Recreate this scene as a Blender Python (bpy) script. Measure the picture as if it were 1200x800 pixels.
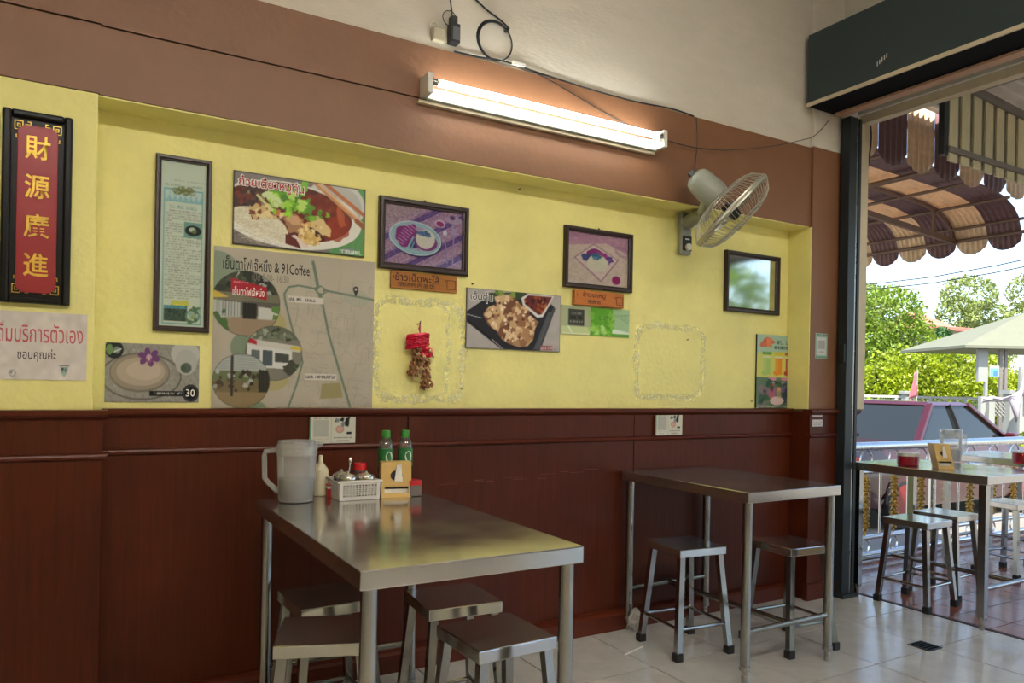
import bpy, bmesh, math, random
import numpy as np
from mathutils import Vector, Matrix

for o in list(bpy.data.objects):
    bpy.data.objects.remove(o, do_unlink=True)
SC = bpy.context.scene
COL = SC.collection

# ------------------------------------------------------------------ camera, sky, sun, exposure
CAMH = 1.12
FPX, YAW, ROLL, CY = 873.59, 0.5290, 0.0188, 449.84
fv = np.array([math.sin(YAW), math.cos(YAW), 0.0])
_r0 = np.array([math.cos(YAW), -math.sin(YAW), 0.0]); _u0 = np.array([0, 0, 1.0])
rv = _r0 * math.cos(ROLL) + _u0 * math.sin(ROLL)
uv = -_r0 * math.sin(ROLL) + _u0 * math.cos(ROLL)
cd = bpy.data.cameras.new('camera'); cam = bpy.data.objects.new('camera', cd); COL.objects.link(cam)
cd.sensor_width = 36.0; cd.lens = 36.0 * FPX / 1200.0; cd.shift_y = (CY - 400.0) / 1200.0
cd.clip_start = 0.05; cd.clip_end = 500
M = Matrix(((rv[0], uv[0], -fv[0], 0), (rv[1], uv[1], -fv[1], 0), (rv[2], uv[2], -fv[2], CAMH), (0, 0, 0, 1)))
cam.matrix_world = M
SC.camera = cam

SC.view_settings.view_transform = 'Standard'
SC.view_settings.look = 'None'
SC.view_settings.gamma = 1.0
SC.view_settings.use_curve_mapping = False
SC.view_settings.exposure = 1.6

SKY_STRENGTH = 0.15
SUN_STRENGTH = 4.8
TUBE_STRENGTH = 11.0
FILL_STRENGTH = 31.0  # tubes of the added lamps behind the camera
world = bpy.data.worlds.new('world'); SC.world = world; world.use_nodes = True
nt = world.node_tree; nt.nodes.clear()
wo = nt.nodes.new('ShaderNodeOutputWorld'); bg = nt.nodes.new('ShaderNodeBackground')
sky = nt.nodes.new('ShaderNodeTexSky'); sky.sky_type = 'NISHITA'; sky.sun_disc = False
sky.sun_elevation = math.radians(52); sky.sun_rotation = math.radians(215); sky.air_density = 1.0; sky.dust_density = 1.3; sky.ozone_density = 1.0
bg.inputs['Strength'].default_value = SKY_STRENGTH
nt.links.new(sky.outputs['Color'], bg.inputs['Color']); nt.links.new(bg.outputs['Background'], wo.inputs['Surface'])
sl = bpy.data.lights.new('sun', 'SUN'); sl.energy = SUN_STRENGTH; sl.angle = math.radians(1.0); sl.color = (1.0, .95, .86)
sun = bpy.data.objects.new('sun', sl); COL.objects.link(sun)
sun.rotation_euler = Vector((0.42, 0.34, -0.84)).to_track_quat('-Z', 'Y').to_euler()

# ------------------------------------------------------------------ pixel helpers (a pixel gives a direction, a plane gives the distance)
def ray(x, y): return rv * ((x - 600) / FPX) + uv * ((CY - y) / FPX) + fv
def onY(p, Y): d = ray(*p); v = d * (Y / d[1]); return (v[0], v[1], v[2] + CAMH)
def onX(p, X): d = ray(*p); v = d * (X / d[0]); return (v[0], v[1], v[2] + CAMH)
def onZ(p, z=0.0): d = ray(*p); v = d * ((z - CAMH) / d[2]); return (v[0], v[1], v[2] + CAMH)
def at(p, t): v = ray(*p) * t; return (v[0], v[1], v[2] + CAMH)

# ------------------------------------------------------------------ mesh builder
class MB:
    def __init__(s): s.v = []; s.f = []
    def add(s, vs, fs):
        b = len(s.v); s.v += [tuple(v) for v in vs]; s.f += [tuple(i + b for i in f) for f in fs]; return s
    def box(s, x0, x1, y0, y1, z0, z1):
        return s.add([(x0,y0,z0),(x1,y0,z0),(x1,y1,z0),(x0,y1,z0),(x0,y0,z1),(x1,y0,z1),(x1,y1,z1),(x0,y1,z1)],
                     [(0,3,2,1),(4,5,6,7),(0,1,5,4),(1,2,6,5),(2,3,7,6),(3,0,4,7)])
    def hexa(s, bot, top):
        return s.add(list(bot) + list(top), [(0,3,2,1),(4,5,6,7),(0,1,5,4),(1,2,6,5),(2,3,7,6),(3,0,4,7)])
    def bar(s, a, b, w, h=None, up=(0,0,1)):
        """square bar between two points"""
        h = h or w; a = Vector(a); b = Vector(b); d = (b - a).normalized(); up = Vector(up)
        if abs(d.dot(up)) > .95: up = Vector((1,0,0))
        x = d.cross(up).normalized(); y = x.cross(d).normalized()
        q = [(-1,-1),(1,-1),(1,1),(-1,1)]
        return s.hexa([a + x*(i*w/2) + y*(j*h/2) for i, j in q], [b + x*(i*w/2) + y*(j*h/2) for i, j in q])
    def tube(s, pts, r, n=8, closed=False, caps=True):
        pts = [Vector(p) for p in pts]; N = len(pts)
        rs = r if isinstance(r, (list, tuple)) else [r] * N
        rings = []; prev = None
        for i, p in enumerate(pts):
            if closed: d = pts[(i+1) % N] - pts[i-1]
            else: d = pts[min(i+1, N-1)] - pts[max(i-1, 0)]
            d = d.normalized() if d.length > 1e-9 else Vector((0,0,1))
            if prev is None:
                u = Vector((0,0,1)) if abs(d.z) < .9 else Vector((1,0,0))
                x = d.cross(u).normalized()
            else:
                x = prev - d * prev.dot(d)
                x = x.normalized() if x.length > 1e-6 else d.orthogonal().normalized()
            prev = x; y = d.cross(x)
            rings.append([p + (x*math.cos(2*math.pi*k/n) + y*math.sin(2*math.pi*k/n)) * rs[i] for k in range(n)])
        vs = [v for rg in rings for v in rg]; fs = []
        for i in range(N if closed else N-1):
            a = i*n; b = ((i+1) % N)*n
            for k in range(n): fs.append((a+k, a+(k+1) % n, b+(k+1) % n, b+k))
        if caps and not closed: fs += [tuple(range(n))[::-1], tuple((N-1)*n + k for k in range(n))]
        return s.add(vs, fs)
    def lathe(s, prof, n=24, c=(0,0,0), M=None, sx=1, sy=1):
        vs = []; fs = []; m = len(prof)
        for k in range(n):
            a = 2*math.pi*k/n
            for r, z in prof:
                p = Vector((r*math.cos(a)*sx, r*math.sin(a)*sy, z))
                if M is not None: p = M @ p
                vs.append(p + Vector(c))
        for k in range(n):
            for i in range(m-1):
                a = k*m+i; b = ((k+1) % n)*m+i
                fs.append((a, b, b+1, a+1))
        return s.add(vs, fs)
    def prism(s, poly, d0, d1, f):
        """poly in 2D, f(u,v,d)->3D"""
        n = len(poly)
        vs = [f(u, v, d0) for u, v in poly] + [f(u, v, d1) for u, v in poly]
        fs = [tuple(range(n))[::-1], tuple(range(n, 2*n))] + [(i, (i+1) % n, n+(i+1) % n, n+i) for i in range(n)]
        return s.add(vs, fs)
    def sphere(s, c, r, n=10, m=7, sc=(1,1,1)):
        prof = [(max(1e-4, math.sin(math.pi*i/m))*r, -math.cos(math.pi*i/m)*r) for i in range(m+1)]
        vs = []; fs = []
        for k in range(n):
            a = 2*math.pi*k/n
            for q, z in prof: vs.append((c[0]+q*math.cos(a)*sc[0], c[1]+q*math.sin(a)*sc[1], c[2]+z*sc[2]))
        for k in range(n):
            for i in range(m):
                a = k*(m+1)+i; b = ((k+1) % n)*(m+1)+i; fs.append((a, b, b+1, a+1))
        return s.add(vs, fs)
    def mesh(s, name):
        me = bpy.data.meshes.new(name); me.from_pydata([tuple(v) for v in s.v], [], s.f)
        bm = bmesh.new(); bm.from_mesh(me); bmesh.ops.remove_doubles(bm, verts=bm.verts, dist=1e-6)
        bmesh.ops.recalc_face_normals(bm, faces=bm.faces); bm.to_mesh(me); bm.free(); return me
    def build(s, name, mat, parent=None, loc=(0,0,0), smooth=False, bevel=0, seg=2, rot=None):
        return link(name, s.mesh(name), mat, parent, loc, smooth, bevel, seg, rot)

def link(name, me, mat, parent=None, loc=(0,0,0), smooth=False, bevel=0, seg=2, rot=None):
    o = bpy.data.objects.new(name, me); COL.objects.link(o)
    if mat is not None and not me.materials: me.materials.append(mat)
    o.location = loc
    if rot: o.rotation_euler = rot
    if parent is not None: o.parent = parent
    if smooth:
        me.polygons.foreach_set('use_smooth', [True]*len(me.polygons))
        try: me.set_sharp_from_angle(angle=math.radians(38))
        except Exception: pass
    if bevel:
        b = o.modifiers.new('bevel', 'BEVEL'); b.width = bevel; b.segments = seg; b.limit_method = 'ANGLE'
    return o
def tag(o, label=None, cat=None, group=None, kind=None):
    if label: o['label'] = label
    if cat: o['category'] = cat
    if group: o['group'] = group
    if kind: o['kind'] = kind
    return o
def thing(name, label, cat, loc=(0,0,0), rz=0, group=None):
    o = bpy.data.objects.new(name, None); COL.objects.link(o); o.location = loc; o.rotation_euler = (0,0,rz)
    o.empty_display_size = .05
    return tag(o, label, cat, group)
def copy_tree(o, parent=None):
    c = o.copy(); COL.objects.link(c); c.parent = parent
    for ch in list(o.children): copy_tree(ch, c)
    return c

# ------------------------------------------------------------------ materials
def nodes(name):
    m = bpy.data.materials.new(name); m.use_nodes = True
    return m, m.node_tree, m.node_tree.nodes['Principled BSDF']
def sl2(c): return tuple(((x/12.92) if x <= .04045 else ((x+.055)/1.055)**2.4) for x in c)
def hx(r, g, b): return sl2((r/255, g/255, b/255))
def mat(name, col, rough=.5, metal=0, var=0, scale=20, bump=0, bscale=60, spec=None, trans=0, alpha=1, emit=None, es=0, stretch=None, sub=0, rvar=0, coat=0):
    m, t, p = nodes(name); L = t.links.new
    p.inputs['Base Color'].default_value = (*col, 1); p.inputs['Roughness'].default_value = rough; p.inputs['Metallic'].default_value = metal
    if spec is not None: p.inputs['Specular IOR Level'].default_value = spec
    if trans: p.inputs['Transmission Weight'].default_value = trans
    if alpha < 1: p.inputs['Alpha'].default_value = alpha
    if coat: p.inputs['Coat Weight'].default_value = coat; p.inputs['Coat Roughness'].default_value = .08
    if emit: p.inputs['Emission Color'].default_value = (*emit, 1); p.inputs['Emission Strength'].default_value = es
    if var or bump or rvar:
        tc = t.nodes.new('ShaderNodeTexCoord'); mp = t.nodes.new('ShaderNodeMapping'); L(tc.outputs['Object'], mp.inputs['Vector'])
        if stretch: mp.inputs['Scale'].default_value = stretch
    if var or rvar:
        n = t.nodes.new('ShaderNodeTexNoise'); n.inputs['Scale'].default_value = scale; n.inputs['Detail'].default_value = 6; n.inputs['Roughness'].default_value = .65
        L(mp.outputs['Vector'], n.inputs['Vector'])
    if var:
        r = t.nodes.new('ShaderNodeValToRGB'); r.color_ramp.elements[0].position = .3; r.color_ramp.elements[1].position = .7
        r.color_ramp.elements[0].color = (*[max(0, c*(1-var)) for c in col], 1); r.color_ramp.elements[1].color = (*[min(1, c*(1+var)) for c in col], 1)
        L(n.outputs['Fac'], r.inputs['Fac']); L(r.outputs['Color'], p.inputs['Base Color'])
    if rvar:
        mr = t.nodes.new('ShaderNodeMapRange'); mr.inputs['To Min'].default_value = max(0, rough-rvar); mr.inputs['To Max'].default_value = rough+rvar
        mr.inputs['From Min'].default_value = .3; mr.inputs['From Max'].default_value = .7
        L(n.outputs['Fac'], mr.inputs['Value']); L(mr.outputs['Result'], p.inputs['Roughness'])
    if bump:
        n2 = t.nodes.new('ShaderNodeTexNoise'); n2.inputs['Scale'].default_value = bscale; n2.inputs['Detail'].default_value = 4
        L(mp.outputs['Vector'], n2.inputs['Vector'])
        b = t.nodes.new('ShaderNodeBump'); b.inputs['Strength'].default_value = bump; b.inputs['Distance'].default_value = .01
        L(n2.outputs['Fac'], b.inputs['Height']); L(b.outputs['Normal'], p.inputs['Normal'])
    return m
def wood(name, dark, light, scale=6, stretch=(14, 14, .9), rough=.35, coat=0, rings=1.6):
    m, t, p = nodes(name); L = t.links.new
    tc = t.nodes.new('ShaderNodeTexCoord'); mp = t.nodes.new('ShaderNodeMapping'); mp.inputs['Scale'].default_value = stretch
    L(tc.outputs['Object'], mp.inputs['Vector'])
    n = t.nodes.new('ShaderNodeTexNoise'); n.inputs['Scale'].default_value = scale; n.inputs['Detail'].default_value = 8; n.inputs['Roughness'].default_value = .7; n.inputs['Distortion'].default_value = .4
    n2 = t.nodes.new('ShaderNodeTexNoise'); n2.inputs['Scale'].default_value = rings; n2.inputs['Detail'].default_value = 3
    L(mp.outputs['Vector'], n.inputs['Vector']); L(tc.outputs['Object'], n2.inputs['Vector'])
    mx = t.nodes.new('ShaderNodeMath'); mx.operation = 'ADD'
    h = t.nodes.new('ShaderNodeMath'); h.operation = 'MULTIPLY'; h.inputs[1].default_value = .55
    h2 = t.nodes.new('ShaderNodeMath'); h2.operation = 'MULTIPLY'; h2.inputs[1].default_value = .45
    L(n.outputs['Fac'], h.inputs[0]); L(n2.outputs['Fac'], h2.inputs[0]); L(h.outputs[0], mx.inputs[0]); L(h2.outputs[0], mx.inputs[1])
    r = t.nodes.new('ShaderNodeValToRGB'); r.color_ramp.elements[0].position = .36; r.color_ramp.elements[1].position = .64
    r.color_ramp.elements[0].color = (*dark, 1); r.color_ramp.elements[1].color = (*light, 1)
    L(mx.outputs[0], r.inputs['Fac']); L(r.outputs['Color'], p.inputs['Base Color'])
    p.inputs['Roughness'].default_value = rough; p.inputs['Specular IOR Level'].default_value = .25
    b = t.nodes.new('ShaderNodeBump'); b.inputs['Strength'].default_value = .06; b.inputs['Distance'].default_value = .005
    L(n.outputs['Fac'], b.inputs['Height']); L(b.outputs['Normal'], p.inputs['Normal'])
    return m
def brushed(name, col, rough, stretch, bump=.03, rvar=.06, metal=1.0):
    m, t, p = nodes(name); L = t.links.new
    p.inputs['Base Color'].default_value = (*col, 1); p.inputs['Metallic'].default_value = metal
    tc = t.nodes.new('ShaderNodeTexCoord'); mp = t.nodes.new('ShaderNodeMapping'); mp.inputs['Scale'].default_value = stretch
    L(tc.outputs['Object'], mp.inputs['Vector'])
    n = t.nodes.new('ShaderNodeTexNoise'); n.inputs['Scale'].default_value = 30; n.inputs['Detail'].default_value = 5
    L(mp.outputs['Vector'], n.inputs['Vector'])
    n2 = t.nodes.new('ShaderNodeTexNoise'); n2.inputs['Scale'].default_value = 6; n2.inputs['Detail'].default_value = 6
    L(tc.outputs['Object'], n2.inputs['Vector'])
    mr = t.nodes.new('ShaderNodeMapRange'); mr.inputs['From Min'].default_value = .3; mr.inputs['From Max'].default_value = .7
    mr.inputs['To Min'].default_value = max(.02, rough-rvar); mr.inputs['To Max'].default_value = rough+rvar
    L(n2.outputs['Fac'], mr.inputs['Value']); L(mr.outputs['Result'], p.inputs['Roughness'])
    b = t.nodes.new('ShaderNodeBump'); b.inputs['Strength'].default_value = bump; b.inputs['Distance'].default_value = .002
    L(n.outputs['Fac'], b.inputs['Height']); L(b.outputs['Normal'], p.inputs['Normal'])
    return m
def glow(name, col, s):
    m, t, p = nodes(name); p.inputs['Base Color'].default_value = (.9, .9, .9, 1)
    p.inputs['Emission Color'].default_value = (*col, 1); p.inputs['Emission Strength'].default_value = s; return m
def translucent(name, col, tr=.4, rough=.6, var=.15, scale=30):
    m, t, p = nodes(name); L = t.links.new; out = t.nodes['Material Output']
    p.inputs['Roughness'].default_value = rough
    tc = t.nodes.new('ShaderNodeTexCoord'); n = t.nodes.new('ShaderNodeTexNoise'); n.inputs['Scale'].default_value = scale; n.inputs['Detail'].default_value = 4
    L(tc.outputs['Object'], n.inputs['Vector'])
    r = t.nodes.new('ShaderNodeValToRGB'); r.color_ramp.elements[0].position = .3; r.color_ramp.elements[1].position = .7
    r.color_ramp.elements[0].color = (*[c*(1-var) for c in col], 1); r.color_ramp.elements[1].color = (*[min(1, c*(1+var)) for c in col], 1)
    L(n.outputs['Fac'], r.inputs['Fac']); L(r.outputs['Color'], p.inputs['Base Color'])
    tb = t.nodes.new('ShaderNodeBsdfTranslucent'); L(r.outputs['Color'], tb.inputs['Color'])
    ms = t.nodes.new('ShaderNodeMixShader'); ms.inputs[0].default_value = tr
    L(p.outputs[0], ms.inputs[1]); L(tb.outputs[0], ms.inputs[2]); L(ms.outputs[0], out.inputs['Surface'])
    return m
def thin_clear(name, col=(1,1,1), gloss=.08, rough=.03, tint=.0, ior=1.45):
    """thin clear plastic or pane: mostly see-through, a little glossy"""
    m, t, p = nodes(name); L = t.links.new; out = t.nodes['Material Output']; t.nodes.remove(p)
    tr = t.nodes.new('ShaderNodeBsdfTransparent'); tr.inputs['Color'].default_value = (*col, 1)
    gl = t.nodes.new('ShaderNodeBsdfGlossy'); gl.inputs['Roughness'].default_value = rough
    fr = t.nodes.new('ShaderNodeFresnel'); fr.inputs['IOR'].default_value = ior
    a = t.nodes.new('ShaderNodeMath'); a.operation = 'ADD'; a.inputs[1].default_value = gloss; a.use_clamp = True
    L(fr.outputs[0], a.inputs[0])
    ms = t.nodes.new('ShaderNodeMixShader'); L(a.outputs[0], ms.inputs[0]); L(tr.outputs[0], ms.inputs[1]); L(gl.outputs[0], ms.inputs[2])
    if tint:
        df = t.nodes.new('ShaderNodeBsdfDiffuse'); df.inputs['Color'].default_value = (*col, 1)
        m2 = t.nodes.new('ShaderNodeMixShader'); m2.inputs[0].default_value = tint
        L(ms.outputs[0], m2.inputs[1]); L(df.outputs[0], m2.inputs[2]); L(m2.outputs[0], out.inputs['Surface'])
    else: L(ms.outputs[0], out.inputs['Surface'])
    return m
def printed(name, rough=.45, spec=.22):
    m, t, p = nodes(name); a = t.nodes.new('ShaderNodeVertexColor'); a.layer_name = 'ink'
    t.links.new(a.outputs['Color'], p.inputs['Base Color']); p.inputs['Roughness'].default_value = rough; p.inputs['Specular IOR Level'].default_value = spec
    return m

K = {}
K['yellow'] = mat('yellow_plaster', hx(238,228,146), .62, var=.07, scale=3.5, bump=.25, bscale=45)
K['brown'] = mat('brown_paint', hx(128,86,58), .5, var=.06, scale=4, bump=.12, bscale=40)
K['white'] = mat('white_plaster', hx(203,193,178), .8, var=.05, scale=5, bump=.12, bscale=35, stretch=(1,1,3))
K['roomwall'] = mat('room_wall_paint', hx(226,220,200), .8, var=.04, scale=3)
K['ceil'] = mat('ceiling_paint', hx(222,216,204), .85, var=.05, scale=2)
K['darkceil'] = mat('dark_beam_paint', hx(70,58,48), .8)
K['wood'] = wood('lacquered_wood', hx(64,22,8), hx(88,35,13), scale=5, stretch=(16,16,.7), rough=.38)
K['wood2'] = wood('lacquered_moulding', hx(74,26,12), hx(94,40,22), scale=5, stretch=(.7,16,16), rough=.33)
K['tile'] = mat('floor_tile_glaze', hx(196,192,184), .17, var=.10, scale=9, bump=.02, bscale=20, rvar=.06, spec=.85)
K['grout'] = mat('dark_grout', hx(64,58,52), .85)
K['redtile'] = mat('terracotta_glaze', hx(150,92,72), .2, var=.22, scale=7, rvar=.08)
K['redgrout'] = mat('terrace_grout', hx(70,52,46), .75)
K['steeltop'] = brushed('stainless_sheet', (.52,.50,.465), .14, (1,1,40), .010, .04, .91)
K['steel'] = brushed('stainless_tube', (.38,.37,.35), .20, (60,60,1), .008, .03)
K['steelflat'] = brushed('stainless_edge', (.42,.40,.38), .28, (1,1,60), .01, .03)
K['rubber'] = mat('black_rubber', hx(28,27,27), .7)
K['teal'] = mat('dark_teal_paint', hx(44,58,60), .45, var=.06, scale=3)
K['darksteel'] = mat('dark_steel_paint', hx(38,46,50), .42, metal=.2, var=.1, scale=8)
K['black'] = mat('matt_black_metal', hx(14,15,18), .85, spec=.1)  # near-black metal for nails, drain slats and housing underside
K['tan'] = mat('tan_paint', hx(186,148,120), .6, var=.08, scale=8)
K['cream'] = mat('cream_paint', hx(205,190,160), .6, var=.06, scale=8)
K['plasticblack'] = mat('black_plastic', hx(24,25,27), .4)
K['plasticwhite'] = mat('white_plastic', hx(226,222,212), .4)
K['frame'] = mat('dark_brown_frame', hx(52,36,33), .35, var=.15, scale=20)
K['framethin'] = mat('black_frame', hx(16,14,14), .35, spec=.25)
K['paper'] = mat('white_paper', hx(214,206,198), .7)
K['print'] = printed('printed_sheet', .38)
K['printmatte'] = printed('printed_paper', .7, .2)
K['glass'] = thin_clear('clear_glass', (.98,.99,.98), .0, .02, ior=1.22)
K['petplastic'] = thin_clear('clear_bottle_plastic', (.92,.95,.94), .10, .05, .04)
K['ink'] = mat('black_ink', hx(32,28,28), .6)
K['inkred'] = mat('red_ink', hx(196,84,88), .6)
K['inkwhite'] = mat('white_ink', hx(240,236,230), .5)
K['gold'] = mat('gold_leaf', hx(214,170,70), .35, metal=.55, var=.2, scale=40)
K['ftube'] = glow('lit_fluorescent_tube', (.93, 1.0, .97), TUBE_STRENGTH)
# ================================================================== THE ROOM
YR, YW, YB, YP = 2.78, 2.74, 2.645, 2.63      # yellow recess, wood panelling, brown band, pier fronts
XL, XPIER, XR = -3.6, 3.375, 3.75             # room left end, right pier edge, opening plane
XLP = 0.045                                   # right edge of the left pier
ZCAP, ZBAND, ZGRV, ZTOP, ZCEIL = 1.015, 1.992, 2.205, 2.412, 3.30

def struct(o): o['kind'] = 'structure'; return o
wall_back = struct(MB().box(XL, XR, YR, 3.0, -.2, 3.45).build('wall_back', K['yellow']))
MB().box(XL, XLP, YP, YR, ZCAP, ZBAND-.003).build('plaster_pier', K['yellow'], wall_back, bevel=.004)
for nm, x0, x1, yf in (('brown_band', XL, XLP+.003, YP+.004), ('brown_band', XLP+.003, XPIER, YB)):
    xg = x1 if x0 == XL else 1.16
    MB().box(x0, xg, yf, YR, ZBAND, ZGRV-.003).build(nm, K['brown'], wall_back)
    MB().box(x0, xg, yf, YR, ZGRV+.003, ZTOP).build(nm, K['brown'], wall_back)
    MB().box(x0, xg, yf+.012, YR, ZGRV-.003, ZGRV+.003).build('groove', K['darkceil'], wall_back)
    if xg < x1: MB().box(xg, x1, yf, YR, ZBAND, ZTOP).build(nm, K['brown'], wall_back)
MB().box(XLP, XPIER-.006, YB+.004, YR, ZBAND-.006, ZBAND-.001).build('soffit', K['yellow'], wall_back)
MB().box(XL, XR, YB+.006, YR, ZTOP, ZCEIL).build('white_plaster', K['white'], wall_back)
pier = MB().box(XPIER, XR, YP, YR, ZCAP, ZTOP+.004).build('pier', K['brown'], wall_back, bevel=.004)
MB().box(XPIER, XR, YP, YR, ZTOP+.005, ZCEIL).build('pier_top', K['white'], wall_back, bevel=.004)
MB().box(XPIER-.006, XPIER, YP+.004, YR, ZCAP, ZBAND-.006).build('recess_side', K['yellow'], wall_back)
# wood sheets
xs1 = onY((478, 500), YW)[0]; xs2 = onY((742, 560), YW)[0]
XLW = .074
for x0, x1, yf in ((-3.58, -2.4, 2.615), (-2.4, -1.15, 2.615), (-1.15, XLW, 2.615), (XLW, xs1, YW), (xs1, xs2, YW), (xs2, XPIER-.008, YW)):
    MB().box(x0+.0012, x1-.0012, yf, YR, .882, .99).build('wood_panel', K['wood'], wall_back, bevel=.0012, seg=1)
    MB().box(x0+.0012, x1-.0012, yf, YR, .0, .866).build('wood_panel', K['wood'], wall_back, bevel=.0012, seg=1)
MB().box(XPIER-.008, XPIER, YP-.004, YR, 0, ZCAP-.012).build('pier_panel', K['wood'], wall_back)
MB().box(XPIER-.008, XR+.01, YP-.012, YP, 0, ZCAP-.012).build('pier_panel', K['wood'], wall_back, bevel=.002)
# mouldings: profile extruded along X  (d = distance out of the panel face)
def mould(mb, x0, x1, yface, prof):
    mb.prism(prof, x0, x1, lambda d, z, x: (x, yface - d, z))
capp = [(-.04,.985),(.004,.985),(.010,.992),(.018,.995),(.022,1.002),(.022,1.012),(.018,1.016),(-.04,1.016)]
mm = [(-.02,.864),(.004,.864),(.012,.868),(.014,.875),(.012,.881),(.004,.885),(-.02,.885)]
b1 = MB(); mould(b1, XL, XLW+.012, 2.615, capp); mould(b1, XLW, XPIER-.006, YW, capp); mould(b1, XPIER-.018, XR+.02, YP-.012, capp)
struct(b1.build('trim_1', K['wood2']))
b2 = MB(); mould(b2, XL, XLW+.012, 2.615, mm); mould(b2, XLW, XPIER-.006, YW, mm); mould(b2, XPIER-.016, XR+.02, YP-.012, mm)
struct(b2.build('trim_2', K['wood2']))
bbp = [(-.03,0),(.045,0),(.045,.068),(.035,.078),(.012,.086),(-.03,.086)]
b3 = MB(); mould(b3, XL, XLW+.012, 2.63, bbp); mould(b3, XLW, XPIER-.006, YW, bbp)
struct(b3.build('baseboard_back', K['wood2']))
b4 = MB(); mould(b4, XPIER-.02, XR+.02, YP-.012, [(-.02,0),(.012,0),(.012,.086),(-.02,.086)])
struct(b4.build('baseboard_pier', K['wood2']))
# glue residue rings left on the plaster by old posters
def residue(rect, w, seed):
    (ax, ay, bx, by) = rect; rnd = random.Random(seed)
    p0 = onY((ax, ay), YR); p1 = onY((bx, by), YR)
    cx, cz = (p0[0]+p1[0])/2, (p0[2]+p1[2])/2; hw, hh = (p1[0]-p0[0])/2, (p0[2]-p1[2])/2
    n = 160; mb = MB(); pts = []
    for i in range(n):
        a = 2*math.pi*i/n; c, s_ = math.cos(a), math.sin(a)
        k = (abs(c)**7 + abs(s_)**7)**(-1/7)
        pts.append((cx + hw*c*k, cz + hh*s_*k, c, s_))
    vs = []; fs = []
    for i, (x, z, c, s_) in enumerate(pts):
        wi = w*(1+.3*math.sin(i*.37+seed)+.2*math.sin(i*.91+2*seed)); off = w*.18*math.sin(i*.23+seed)
        vs += [(x + (off-wi/2)*c, YR-.0004, z + (off-wi/2)*s_), (x + (off+wi/2)*c, YR-.0004, z + (off+wi/2)*s_)]
    for i in range(n):
        a = 2*i; b = 2*((i+1) % n)
        fs += [(a, a+1, b+1, b)]
    mb.add(vs, fs); return mb.build('glue_residue', K['residue'], wall_back)
def residue_mat():
    m, t, p = nodes('dried_glue'); L = t.links.new; out = t.nodes['Material Output']
    p.inputs['Base Color'].default_value = (*hx(255,250,206), 1); p.inputs['Roughness'].default_value = .8
    tc = t.nodes.new('ShaderNodeTexCoord'); n = t.nodes.new('ShaderNodeTexNoise'); n.inputs['Scale'].default_value = 60; n.inputs['Detail'].default_value = 8
    L(tc.outputs['Object'], n.inputs['Vector'])
    r = t.nodes.new('ShaderNodeValToRGB'); r.color_ramp.elements[0].position = .34; r.color_ramp.elements[1].position = .70
    r.color_ramp.elements[1].color = (.7, .7, .7, 1)
    L(n.outputs['Fac'], r.inputs['Fac'])
    tr = t.nodes.new('ShaderNodeBsdfTransparent'); ms = t.nodes.new('ShaderNodeMixShader')
    L(r.outputs['Color'], ms.inputs[0]); L(tr.outputs[0], ms.inputs[1]); L(p.outputs[0], ms.inputs[2]); L(ms.outputs[0], out.inputs['Surface'])
    return m
K['residue'] = residue_mat()
residue((441, 350, 541, 468), .030, 1); residue((441, 352, 524, 466), .018, 2); residue((746, 380, 823, 466), .026, 3); residue((748, 382, 821, 464), .016, 4)
for p in ((805, 398), (553, 333), (540, 455), (123, 107), (608, 222), (880, 470)):
    q = onY(p, YR); MB().tube([(q[0], YR+.004, q[2]), (q[0], YR-.012, q[2]+.001)], .0025, 6).build('nail', K['black'], wall_back)

# pale scuffs rubbed into the panelling by chair backs
rs_ = random.Random(12); sm_ = mat('rubbed_wood', hx(116,66,42), .5)
for k in range(12):
    f_ = k/11.; a = onY((515+170*f_+rs_.uniform(-8, 8), 567-14*f_+rs_.uniform(-3, 3)), YW); l_ = rs_.uniform(.03, .11)
    MB().box(a[0], a[0]+l_, YW-.0005, YW+.001, a[2], a[2]+rs_.uniform(.0008, .002)).build('scuff', sm_, wall_back)
# floor
floor = struct(MB().box(XL, XR-.012, -3.1, YR, -.4, -.003).build('floor', K['grout']))
ex = [XL] + [2.01+.42*k for k in range(-13, 4)] + [XR-.016]
ey = [-3.08] + [2.28-.405*k for k in range(12, -1, -1)] + [2.70]
cache = {}
rt = random.Random(5)
for i in range(len(ex)-1):
    for j in range(len(ey)-1):
        w, h = round(ex[i+1]-ex[i], 4), round(ey[j+1]-ey[j], 4)
        if (w, h) not in cache:
            me = MB().box(.0026, w-.0026, .0026, h-.0026, -.008, 0).mesh('floor_tile'); me.materials.append(K['tile']); cache[(w, h)] = me
        o = link('floor_tile', cache[(w, h)], None, floor, (ex[i], ey[j], rt.uniform(-.0004, .0004)))
        o.rotation_euler = (rt.uniform(-.0007, .0007), rt.uniform(-.0007, .0007), 0)
struct(MB().box(XR-.013, XR+.012, -3.1, YP, -.39, .002).build('threshold', K['redgrout']))
# terrace slab and tiles
XT1, YT1 = 6.62, 3.10
terrace = struct(MB().box(XR+.012, XT1, -3.1, YT1, -.4, -.003).build('terrace_floor', K['redgrout']))
tm = MB().box(.002, .198, .002, .198, -.006, 0).mesh('paving_tile'); tm.materials.append(K['redtile'])
for i in range(14):
    for j in range(21):
        o = link('paving_tile', tm, None, terrace, (XR+.014+.2*i, YT1-.2*(j+1), rt.uniform(-.0005, .0005)))
        o.rotation_euler = (rt.uniform(-.001, .001), rt.uniform(-.001, .001), 0)
struct(MB().box(-60, 120, -60, 120, -.55, -.40).build('ground', mat('street_concrete', hx(126,122,114), .8, var=.12, scale=1.2)))

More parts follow.
